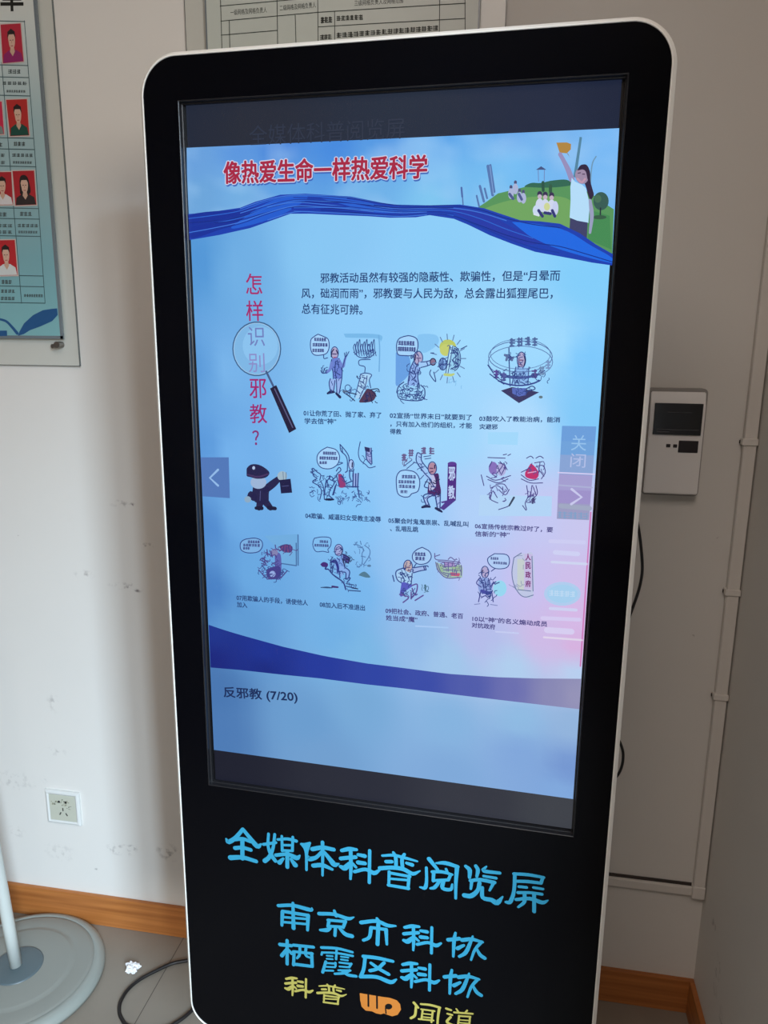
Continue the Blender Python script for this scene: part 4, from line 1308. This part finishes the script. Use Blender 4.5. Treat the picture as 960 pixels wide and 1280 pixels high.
# page buttons and the retained side menu on the right
a = lit(8, 'previous_button')
a.poly([(251.7, 571.3), (286.8, 571.3), (288.2, 622.3), (254.2, 620)], (82, 120, 184))
a.line([(273.5, 586.8), (263.3, 597), (273.5, 606.6)], 2.6, (146, 186, 232), False)
done(a)
a = lit(8, 'next_button')
ls = [(702.6, 532, 745.3, 532.8), (701.4, 551, 743.8, 552), (700.4, 568, 742.5, 569), (699, 592, 740.6, 594), (697.6, 612, 739, 613), (697, 628, 737.6, 630), (696, 648, 736.2, 649.6)]
cc = [(108, 158, 218), (112, 162, 218), (136, 164, 212), (164, 158, 208), (158, 146, 202), (156, 156, 194)]
for i in range(6):
    p, q = ls[i], ls[i + 1]
    a.poly([(p[0], p[1]), (p[2], p[3]), (q[2], q[3]), (q[0], q[1])], cc[i])
a.text('关', (714, 553), (733, 553.6), 20, (150, 194, 236), 0.0)
a.text('闭', (713, 575), (732, 575.8), 18, (176, 190, 230), 0.0)
a.line([(697.5, 590.3), (743, 592.4)], 1.6, (214, 206, 244), False)
a.line([(699, 606), (740, 609)], 2.0, (172, 176, 214), False)
a.line([(701, 632), (737, 635)], 6, (160, 168, 194), False)
a.line([(714.6, 611), (727, 621), (714, 629.6)], 3.2, (200, 200, 236), False)
a.marks(697, 643, 735, 645, 8, 6, (132, 160, 200))
done(a)
a = lit(6, 'retained_badge')
a.ell(703, 741.7, 23, 15, (176, 204, 238)).ell(703, 741.7, 19, 11.5, (164, 206, 238)).marks(686, 740.7, 719, 742.6, 7, 5, (188, 216, 242), 1.1)
done(a)
for (x0, y0, x1, y1, wd, c) in ((688, 676, 730, 677.5, 5, (204, 204, 242)), (694, 690, 722, 692, 6, (206, 208, 243)), (690, 702, 733, 704.5, 3.4, (206, 212, 240)), (688, 760, 720, 762, 4, (206, 208, 241)),
                                (678, 772, 724, 774, 5, (212, 202, 240)), (684, 787, 714, 789, 8, (214, 205, 240)), (680, 796, 728, 799.5, 2.6, (222, 212, 234)), (620, 789, 648, 791, 2, (196, 204, 241)), (520, 782, 560, 784, 1.8, (170, 202, 243))):
    a = lit(6, 'retained_bar')
    a.line([(x0, y0), (x1, y1)], wd, c, False)
    done(a)
a = lit(6, 'retained_bar')
a.poly([(610, 540), (648, 540), (647, 556), (610, 555)], (162, 216, 251))
done(a)
a = lit(6, 'edge_fringe')
a.line([(738.4, 640), (731.3, 745), (725.4, 832)], 1.8, (204, 120, 184), False)
done(a)

# ------------------------------------------------------------------ notice boards on the wall
M_acr = mat('clear_acrylic_sheet', (0.56, 0.565, 0.515), 0.12, 0, 0.4)
M_edge = mat('acrylic_edge', (0.12, 0.14, 0.14), 0.3, 0, 0.5)
M_bolt = mat('chrome_bolt', (0.22, 0.20, 0.18), 0.3, 0.8)
M_cover = mat('acrylic_cover_edge', (0.16, 0.19, 0.21), 0.25, 0, 0.5)


def wplane(y):
    return lambda px, py: (lambda p: (p.x, p.z))(wall_at(px, py, y))


def sheet(name, pxs, y, t, mface, medge, parent, edge=0.0012):
    """vertical sheet; pxs = (left, right, top, bottom) in metres"""
    x0, x1, z0, z1 = pxs
    bm = bmesh.new()
    box(bm, x0, x1, y, y + t, z0, z1)
    for f in bm.faces:
        f.material_index = 0 if abs(f.normal.y) > .9 or True else 1
    bm.normal_update()
    for f in bm.faces:
        f.material_index = 0 if abs(f.normal.y) > 0.9 else 1
    # thin dark line along the cut edge
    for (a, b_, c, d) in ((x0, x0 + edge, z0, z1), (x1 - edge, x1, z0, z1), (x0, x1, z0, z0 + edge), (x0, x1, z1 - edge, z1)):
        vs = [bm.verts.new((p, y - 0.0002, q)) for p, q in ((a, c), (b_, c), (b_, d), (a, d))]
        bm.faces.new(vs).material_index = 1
    return obj(name, bm, [mface, medge], parent)


def board(label, back, front, yb, yf, facem, name='notice_board'):
    bx0, bx1, bz0, bz1 = back
    r = empty(name, ((bx0 + bx1) / 2, 0, bz0))
    tag(r, label, 'notice board')
    c = (-(bx0 + bx1) / 2, 0, -bz0)
    return r, c


def finish(root, objs, c):
    """parts were modelled in room coordinates: shift them so that they sit on their thing"""
    for o in objs:
        o.data.transform(Matrix.Translation(c))


# left board with staff portraits
yb, yf = -0.006, -0.018
xr_b = wall_at(100, 458, yb).x
zb_b = wall_at(100, 458, yb).z
xr_f = (wall_at(77.5, 424, yf).x + wall_at(46.8, 0, yf).x) / 2
zb_f = wall_at(60, 423.5, yf).z
lb, c = board('left teal staff board with red-backed portrait photos and a blue leaf', (-1.75, xr_b, zb_b, 2.62), None, yb, yf, None)
M_teal = mat('teal_poster_print', (0.4, 0.5, 0.5), 0.3, 0, 0.4)
b = M_teal.node_tree.nodes['Principled BSDF']
geo = nn(M_teal, 'ShaderNodeNewGeometry')
sp_ = nn(M_teal, 'ShaderNodeSeparateXYZ')
lk(M_teal, geo.outputs['Position'], sp_.inputs[0])
mr = nn(M_teal, 'ShaderNodeMapRange')
mr.inputs['From Min'].default_value = zb_f
mr.inputs['From Max'].default_value = zb_f + 0.62
lk(M_teal, sp_.outputs['Z'], mr.inputs['Value'])
rp = nn(M_teal, 'ShaderNodeValToRGB')
rp.color_ramp.elements[0].color = (0.205, 0.44, 0.46, 1)
rp.color_ramp.elements[1].color = (0.66, 0.68, 0.64, 1)
e = rp.color_ramp.elements.new(0.25)
e.color = (0.20, 0.40, 0.44, 1)
e = rp.color_ramp.elements.new(0.65)
e.color = (0.36, 0.50, 0.52, 1)
lk(M_teal, mr.outputs[0], rp.inputs[0])
lk(M_teal, rp.outputs[0], b.inputs['Base Color'])
parts = [sheet('backing_sheet', (-1.75, xr_b, zb_b, 2.62), yb, 0.004, M_acr, M_edge, lb),
         sheet('poster_sheet', (-1.71, xr_f, zb_f, 2.58), yf, 0.004, M_teal, M_cover, lb, 0.006)]
poster = parts[1]
w_ = wplane(yf - .0003)


def wall3(y):
    return lambda x, z, d: (x, y - d, z)


W3 = wall3(yf - 0.0004)
a = Art(w_, ink_mat)
GR = (70, 96, 100)
a.line([(30.5, 26), (43.3, 187), (56.4, 379)], 0.9, GR, False).line([(2, 78), (11, 187), (27, 379)], 0.9, GR, False)
for (x1, y1) in ((31, 27), (35, 82), (36, 97), (38, 120), (42, 173), (43, 187), (45, 208.5), (48.5, 260.8), (49.5, 274), (50.8, 295.6), (54.3, 345), (55, 358.5), (56.4, 379)):
    a.line([(-30, y1 - 1.6), (x1, y1)], 0.9, GR, False)
IK = (74, 84, 84)
a.text('名单', (-31, -4.5), (29, -4.8), 30, (34, 34, 30), 0.02)
for (x0, y0, x1, hh, n) in ((10, 89.5, 26, 5, 3), (3, 104, 34, 4, 5), (8, 114, 32, 3, 8), (-12, 89, 0, 5, 3), (-20, 105, 0, 4, 4),
                            (17, 180, 32, 5, 3), (15, 194, 42, 4, 5), (16, 203, 40, 3, 8), (-10, 181, 3, 5, 3), (-18, 194, 7, 4, 4), (-18, 203, 7, 4, 4),
                            (25, 267.5, 40, 5, 3), (22, 282, 48, 4, 5), (23, 290, 47, 3, 8), (-8, 268, 9, 5, 3), (-10, 282, 16, 4, 4), (-10, 290, 16, 4, 4),
                            (2, 352.5, 15, 5, 3), (1, 364, 19, 4, 4), (1, 373, 19, 4, 4), (30, 369.5, 54, 3.5, 8)):
    a.marks(x0, y0, x1, y0 + (x1 - x0) * .015, hh, n, IK)
parts.append(a.build('name_table', W3, 0.0003, poster))
a = Art(w_, ink_mat, 0, 380, 8)
NB = (38, 84, 132)
a.line([(-20, 148, 18), (60, 172, 22), (120, 230, 26), (172, 292, 30)], 22, NB)
a.poly([(180, 318), (195, 275), (240, 195), (330, 112), (430, 62), (520, 48), (572, 44), (578, 110), (520, 172), (400, 226), (300, 262), (240, 300)], NB)
a.poly([(-20, 266), (70, 266), (72, 320), (-20, 320)], NB)
parts.append(a.build('leaf_print', W3, 0.0003, poster))
yfp = wall3(yf - 0.0012)


def portrait(q, hair, top, bgc=(150, 34, 40), longhair=True):
    a = Art(w_, ink_mat)
    a.poly([(q[0][0] - 1.3, q[0][1] - 1.3), (q[1][0] + 1.3, q[1][1] - 1.3), (q[2][0] + 1.3, q[2][1] + 1.3), (q[3][0] - 1.3, q[3][1] + 1.3)], (196, 186, 180))
    a.poly(q, bgc)

    def at(u, v):
        x = (q[0][0] * (1 - u) + q[1][0] * u) * (1 - v) + (q[3][0] * (1 - u) + q[2][0] * u) * v
        y = (q[0][1] * (1 - u) + q[1][1] * u) * (1 - v) + (q[3][1] * (1 - u) + q[2][1] * u) * v
        return (x, y)
    if longhair:
        a.poly([at(*p) for p in ((.28, .3), (.38, .14), (.6, .14), (.72, .3), (.74, .66), (.26, .66))], hair, True)
    a.poly([at(*p) for p in ((.02, .99), (.08, .78), (.32, .68), (.68, .68), (.92, .78), (.98, .99))], top)
    a.poly([at(*p) for p in ((.42, .6), (.58, .6), (.62, .72), (.5, .84), (.38, .72))], (196, 160, 138))
    a.poly([at(*p) for p in ((.33, .36), (.40, .22), (.60, .22), (.67, .36), (.63, .56), (.5, .66), (.37, .56))], (206, 170, 150), True)
    a.poly([at(*p) for p in ((.30, .40), (.32, .2), (.5, .12), (.68, .2), (.70, .40), (.62, .27), (.38, .27))], hair)
    x = [at(.42, .42), at(.58, .42), at(.45, .57), at(.55, .57), at(.5, .44), at(.49, .5)]
    a.line(x[0:1] + [at(.46, .42)], .8, (60, 40, 36), False).line([at(.54, .42), x[1]], .8, (60, 40, 36), False)
    a.line(x[2:4], .8, (160, 80, 80), False).line(x[4:6], .6, (176, 136, 116), False)
    o = a.build('portrait_photo', yfp, 0.0003, poster)
    parts.append(o)


HA = (40, 34, 34)
portrait([(1, 31), (26, 29.5), (30, 77), (4, 79.5)], HA, (140, 40, 100), (176, 44, 62), False)
portrait([(8, 125), (34, 124), (37, 169.5), (13, 170.5)], HA, (30, 74, 64), (176, 46, 44), False)
portrait([(-22, 128), (2.6, 127), (5.6, 168), (-19, 168.5)], HA, (120, 130, 128), (196, 44, 76))
portrait([(16, 214), (43, 213.3), (46, 256), (19.7, 257)], HA, (52, 44, 44), (170, 40, 48))
portrait([(-10, 215.5), (14.5, 215), (16.8, 256), (-8, 256.6)], HA, (210, 206, 206), (166, 40, 48), False)
portrait([(-6, 300.5), (18.8, 300), (22.5, 344), (-3, 344.6)], HA, (204, 208, 206), (180, 42, 48), False)
bm = bmesh.new()
pb = wall_at(72, 431, -0.02)
tube(bm, [Vector((pb.x, -0.002, pb.z)), Vector((pb.x, -0.020, pb.z)), Vector((pb.x, -0.024, pb.z))], 0.0065, 16)
tube(bm, [Vector((pb.x - .007, -0.010, pb.z - .002)), Vector((pb.x - .011, -0.022, pb.z - .003))], 0.0045, 12)
parts.append(obj('standoff_bolt', bm, M_bolt, lb, smooth=False))
finish(lb, parts, c)

# upper board behind the kiosk
yb, yf = -0.006, -0.018
x0b, x1b = wall_at(231, 20, yb).x, wall_at(633, 10, yb).x
x0f, x1f = wall_at(256.5, 20, yf).x, wall_at(600, 10, yf).x
ub, c = board('grey-green duty table board half hidden behind the top of the kiosk', (x0b, x1b, 1.42, 2.62), None, yb, yf, None)
M_pale = mat('pale_green_poster_print', (0.52, 0.56, 0.51), 0.3, 0, 0.4)
parts = [sheet('backing_sheet', (x0b, x1b, 1.42, 2.62), yb, 0.004, M_acr, M_edge, ub),
         sheet('poster_sheet', (x0f, x1f, 1.47, 2.57), yf, 0.004, M_pale, M_cover, ub, 0.0028)]
poster = parts[1]
w_ = wplane(yf - .0003)
W3 = wall3(yf - 0.0004)
a = Art(w_, ink_mat)
GL = (62, 68, 62)
for l in ([(275.2, -16), (277.6, 66)], [(275.2, 7.6), (345.6, 1.3), (397, -3.3), (470, -10)], [(346, -20), (347.2, 66)], [(276, 26.5), (347, 19.9), (397.3, 15.4), (490, 9.6), (581.8, 4)],
          [(286.6, 26), (287.4, 66)], [(276.4, 44), (346.6, 38)], [(369, 19), (370.4, 66)], [(397, -20), (397.8, 66)], [(398, 33.6), (490, 28.2), (581.5, 23)], [(418.2, 15), (418.6, 60)],
          [(549.8, -10), (549, 50)], [(581.2, -14), (581.5, 50)]):
    a.line(l, 0.9, GL, False)
# the rest of the table, behind the kiosk
for x0 in (275.9, 286.9, 346.4, 369.2, 397.2, 418.3, 549.8, 581.6):
    a.line([(446 + (x0 - 446) * (5133 - y) / 5113, y) for y in (60, 290)], 0.9, GL, False)
for y in range(68, 292, 24):
    a.line([(446 - 170.4 * (5133 - y) / 5113, y), (446 + 135.6 * (5133 - y - 20) / 5113, y - 22.5 * (405 - y) / 378)], 0.9, GL, False)
DI = (52, 56, 50)
a.text('一级网格及网格负责人', (288, 15.8), (333.5, 12.2), 6.0, DI, 0.0).text('二级网格及网格负责人', (349.6, 10.2), (394.8, 6.0), 6.0, DI, 0.0)
a.text('三级网格负责人及网格范围', (443, 4.2), (504, 0.2), 6.0, DI, 0.0)
a.marks(401, 25.6, 416, 24.8, 7, 3, (40, 42, 38), 1.3).marks(420.5, 23.4, 454, 21.6, 6, 6, DI)
a.marks(400, 47, 415, 46, 6, 3, DI).marks(420.5, 44.5, 548, 35, 6, 18, DI)
parts.append(a.build('duty_table', W3, 0.0003, poster))
finish(ub, parts, c)

# ------------------------------------------------------------------ wall socket
M_sock = mat('white_socket_plastic', (0.66, 0.67, 0.65), 0.3, 0, 0.5)
M_face = mat('ivory_socket_face', (0.52, 0.53, 0.44), 0.4, 0, 0.4)
M_hole = mat('socket_hole', (0.02, 0.02, 0.02), 0.6)
sc_ = wall_at(80.5, 1008)
so = empty('wall_socket', (sc_.x, 0, sc_.z))
tag(so, 'white square wall socket with grimy pin holes on the left wall', 'socket')
bm = bmesh.new()
hw = 0.043
pr = [(hw, 0.0), (hw, -0.005), (hw - .003, -0.0085), (hw - .006, -0.0092), (hw - .0085, -0.0072), (hw - .0095, -0.0068)]
rings = [[bm.verts.new((sx * d, y, sz * d)) for sx, sz in ((-1, -1), (1, -1), (1, 1), (-1, 1))] for d, y in pr]
for r1, r2 in zip(rings, rings[1:]):
    for i in range(4):
        bm.faces.new((r1[i], r1[(i + 1) % 4], r2[(i + 1) % 4], r2[i]))
bmesh.ops.recalc_face_normals(bm, faces=bm.faces)
obj('frame', bm, M_sock, so)
fc = obj('face_plate', B(-.0335, .0335, -.0066, -.001, -.0335, .0335), M_face, so)
bm = bmesh.new()
for (x, z, r) in ((-.0085, .0155, .0030), (.0085, .0155, .0030)):
    tube(bm, [Vector((x, -.0069, z)), Vector((x, -.004, z))], r, 14)
for (x, z, ang) in ((0, -.004, 0), (-.0075, -.0155, 30), (.0085, -.0165, -30)):
    t = math.radians(ang)
    n = [(-.0013, -.004), (.0013, -.004), (.0013, .004), (-.0013, .004)]
    lp = [(x + p * math.cos(t) + q * math.sin(t), z - p * math.sin(t) + q * math.cos(t)) for p, q in n]
    prism(bm, lp, -.0069, -.004)
obj('pin_holes', bm, M_hole, fc)
a = Art(lambda x, y: (x / 1000.0, y / 1000.0), ink_mat)
for i in range(26):
    x, y = random.gauss(-2, 11), random.gauss(14, 5)
    a.ell(max(-31, min(31, x)), max(-31, min(31, y)), random.uniform(.8, 2.8), random.uniform(.6, 2.0), (150, 150, 128) if i % 3 else (112, 112, 96), random.random(), 8)
for i in range(8):
    a.ell(random.gauss(15, 3), random.gauss(6, 4), 1.2, .9, (86, 86, 76), 0, 8)
a.build('grime', lambda x, z, d: (x, -.00672 - d, z), 0.0001, fc)

# ------------------------------------------------------------------ grey box on the wall right of the kiosk
D = 0.030
M_box = mat('grey_abs_plastic', (0.84, 0.82, 0.80), 0.3, 0, 0.5)
M_shell = mat('darker_grey_shell', (0.32, 0.30, 0.28), 0.4, 0, 0.5)
M_smoke = mat('smoked_window', (0.010, 0.012, 0.014), 0.12, 0, 0.5)
M_dk = mat('black_inset', (0.018, 0.012, 0.014), 0.3, 0, 0.4)
p1, p2 = wall_at(803, 619, -D), wall_at(873, 622, -D)
p3 = wall_at(886, 486, -D * .6)
bx0, bx1 = p1.x - .002, (p2.x + .5 * (p3.x - p2.x))
bz0, bz1 = p2.z, p3.z
mb = empty('meter_box', ((bx0 + bx1) / 2, 0, bz0))
tag(mb, 'grey plastic wall box with dark window between kiosk and corner pipe', 'meter box')
cx, wz, hz = (bx0 + bx1) / 2, (bx1 - bx0) / 2, bz1 - bz0
bm = bmesh.new()
lp = [(0.0, 0.0), (-.020, 0.0), (-.024, .004), (-.024, hz - .004), (-.020, hz), (0, hz)]
prof = rrect(-wz, wz, 0, hz, .008, 5)
prism(bm, prof, -.0205, 0.0)
obj('body', bm, M_shell, mb)
# cover: flat lower front, sloping top
bm = bmesh.new()
iw = wz - .0035
pts = [(-.0205, .003), (-D, .005), (-D, hz - .034), (-.0225, hz - .006), (-.0205, hz - .006)]
L_ = [bm.verts.new((-iw, y, z)) for y, z in pts]
R_ = [bm.verts.new((iw, y, z)) for y, z in pts]
bm.faces.new(L_)
bm.faces.new(R_[::-1])
for i in range(len(pts)):
    j = (i + 1) % len(pts)
    bm.faces.new((L_[i], R_[i], R_[j], L_[j]))
bmesh.ops.recalc_face_normals(bm, faces=bm.faces)
bmesh.ops.bevel(bm, geom=[e for e in bm.edges], offset=.0015, segments=2, affect='EDGES')
cover = obj('cover', bm, M_box, mb)


def mbp(px, py):
    p = wall_at(px, py, -D)
    return (p.x - cx, p.z - bz0)


def inset(name, pxq, m, parent, lift=0.0012):
    q = [mbp(*p) for p in pxq]
    x0, x1 = (q[0][0] + q[3][0]) / 2, (q[1][0] + q[2][0]) / 2
    z1, z0 = (q[0][1] + q[1][1]) / 2, (q[2][1] + q[3][1]) / 2
    return obj(name, B(x0, x1, -D - lift, -D + .004, z0, z1, bevel=.0008), m, parent), (x0, x1, z0, z1)


zz = lambda x, y: (790 + x / 7.11, 460 + y / 7.11)
win, (wx0, wx1, wz0, wz1) = inset('window', [zz(203, 308), zz(636, 320), zz(606, 605), zz(184, 585)], M_smoke, cover, .003)
bm = bmesh.new()  # raised lighter strips stand in for highlight lines on the dark window
box(bm, wx0 + .022, wx1 - .018, -D - .0042, -D - .0028, wz1 - .0165, wz1 - .0150, .0004)
box(bm, wx0 + .004, wx1 - .004, -D - .0042, -D - .0028, wz0 + .0085, wz0 + .0105, .0004)
box(bm, wx0 + .006, wx0 + .028, -D - .0046, -D - .0030, wz0 + .0045, wz0 + .0065, .0004)
obj('window_highlight', bm, mat('highlight_strip', (0.05, 0.05, 0.055), .25), win)
inset('button', [zz(304, 674), zz(342, 676), zz(340, 706), zz(302, 704)], M_dk, cover)
inset('button', [zz(366, 677), zz(402, 679), zz(400, 709), zz(364, 707)], M_dk, cover)
inset('reader_pad', [zz(415, 643), zz(592, 650), zz(582, 757), zz(409, 750)], M_dk, cover)

# ------------------------------------------------------------------ painted cable trunking in the corner
M_trunk = plaster('painted_trunking', (0.70, 0.67, 0.625))
M_grime = mat('grimy_gap', (0.045, 0.035, 0.03), .9)
zt = wall_at(868, 1110).z
tr = empty('cable_trunking', (0.405, -0.0006, zt))
tag(tr, 'white painted cable trunking running up the corner beside the right wall', 'cable trunking')
tx0, tx1, td = -.0105, .0115, .014
obj('vertical_channel', B(tx0, tx1, -td, 0, .0, ZC - zt, bevel=.002), M_trunk, tr)
xl = -0.22
obj('horizontal_channel', B(xl - .405, tx0 + .001, -.010, 0, -.012, .007, bevel=.002), M_trunk, tr)
gp = obj('gap_line', B(xl - .405, tx0, -.0035, 0, .0068, .0125), M_grime, tr)
gp['label'] = 'dark grimy crack along the top of the horizontal channel'
obj('elbow', B(tx0 - .002, tx1 + .001, -td - .002, 0, -.014, .014, bevel=.002), M_trunk, tr)
for py, x in ((551.5, 938), (738, 915), (868, 905)):
    z = wall_at(x, py).z - zt
    bm = box(bmesh.new(), tx0 - .0035, tx1 + .0015, -td - .003, 0, z - .006, z + .006, bevel=.0012)
    cp_ = obj('coupling', bm, M_trunk, tr)
    bm = box(bmesh.new(), tx0 - .0048, tx0 - .001, -.004, 0, z - .0045, z + .002, bevel=.0008)
    obj('grime', bm, M_grime, cp_)

# ------------------------------------------------------------------ round pedestal base on the floor, left
M_bgrey = mat('grey_green_enamel', (0.25, 0.26, 0.235), 0.38, 0, 0.5)
M_brim = mat('pale_base_rim', (0.29, 0.315, 0.29), 0.32, 0, 0.5)
M_col = mat('blue_grey_collar', (0.09, 0.125, 0.14), 0.4, 0, 0.5)
M_pole = mat('pale_enamel_pole', (0.56, 0.60, 0.57), 0.35, 0, 0.5)
fb = empty('pedestal_stand', (-1.0306, -0.1885, 0))
tag(fb, 'grey round-based pedestal with pale pole at the left edge of the floor', 'pedestal')
bm = lathe(bmesh.new(), [(0.160, 0.0), (0.1808, 0.002), (0.1815, 0.010), (0.178, 0.018), (0.170, 0.0235), (0.160, 0.0255), (0.1585, 0.0245)], 96)
obj('rim', bm, M_brim, fb, smooth=True)
bm = lathe(bmesh.new(), [(0.1585, 0.0240), (0.154, 0.0262), (0.150, 0.0268), (0.122, 0.0288), (0.118, 0.0284), (0.112, 0.0312), (0.108, 0.0318), (0.060, 0.0345), (0.0, 0.0345)], 96)
obj('base_disc', bm, M_bgrey, fb, smooth=True)
bm = lathe(bmesh.new(), [(0.054, 0.0346), (0.053, 0.0365), (0.050, 0.0375), (0.016, 0.0385), (0.0, 0.0385)], 64)
obj('collar', bm, M_col, fb, smooth=True)
bot = floor_at(20, 1206, .0385) - fb.location
tp = wall_at(-9, 1050, -0.1885) - fb.location
dirp = (tp - bot).normalized()
bm = bmesh.new()
tube(bm, [bot + dirp * (t * .1) for t in range(0, 11)], 0.0125, 28)
obj('pole', bm, M_pole, fb, smooth=True)

# ------------------------------------------------------------------ cables and tissue
M_cord = mat('black_rubber_cord', (0.014, 0.012, 0.012), 0.45, 0, 0.4)
zc = 0.0042
pp = [(244, 1199), (231.6, 1201), (214.8, 1204.5), (195.8, 1213), (175.4, 1224), (160.8, 1236), (151.4, 1250.4), (149, 1262), (151.4, 1272), (160, 1282), (185, 1288), (207, 1285), (220.6, 1278), (230.8, 1271), (241, 1262), (262, 1244)]
cd = [floor_at(x, y, zc) for x, y in pp]
o = obj('power_cord', tube(bmesh.new(), spline(cd, 8), .0038, 10), M_cord, smooth=True)
tag(o, 'black power cord looped on the tiles left of the kiosk', 'power cord')


def hang(px, py):
    return wall_at(px, py, -0.31)


hp = [hang(770, 600), hang(784, 628), hang(796, 650), hang(802.6, 699), hang(800.6, 729), hang(789, 765), hang(768, 820), hang(757, 870), hang(764, 908), hang(775, 928), hang(779, 945), hang(774, 966), hang(755, 990), hang(735, 1040), hang(720, 1110)]
hp.append(Vector((hp[-1].x - .02, hp[-1].y, .06)))
hp.append(Vector((hp[-1].x - .04, hp[-1].y + .03, .004)))
o = obj('signal_cable', tube(bmesh.new(), spline(hp, 8), .0022, 8), M_cord, smooth=True)
tag(o, 'thin black cable hanging behind the right edge of the kiosk', 'cable')

bm = bmesh.new()
bmesh.ops.create_icosphere(bm, subdivisions=4, radius=1.0)
tc = floor_at(166, 1209, .008)
lobes = [(-.009, .004, .0075), (.001, .003, .0085), (.009, .005, .0065), (-.003, -.006, .0085), (.005, -.007, .0075)]
for v in bm.verts:
    d = v.co.normalized()
    r = 0.0
    for (lx, ly, lr) in lobes:
        cc_ = Vector((lx, ly, 0))
        k = d.dot(cc_)
        disc = k * k - cc_.length_squared + lr * lr
        if disc > 0:
            r = max(r, k + math.sqrt(disc))
    r = max(r, .006) * (1 + .30 * noise.noise(d * 3.1) + .22 * noise.noise(d * 8.0 + Vector((3, 1, 2))))
    v.co = Vector((d.x * r, d.y * r, max(-.0078, d.z * r * .9)))
M_tis = mat('white_tissue', (0.86, 0.86, 0.87), .8)
o = obj('crumpled_tissue', bm, M_tis)
o.location = tc
tag(o, 'crumpled white scrap of paper on the tiles by the baseboard', 'paper scrap')
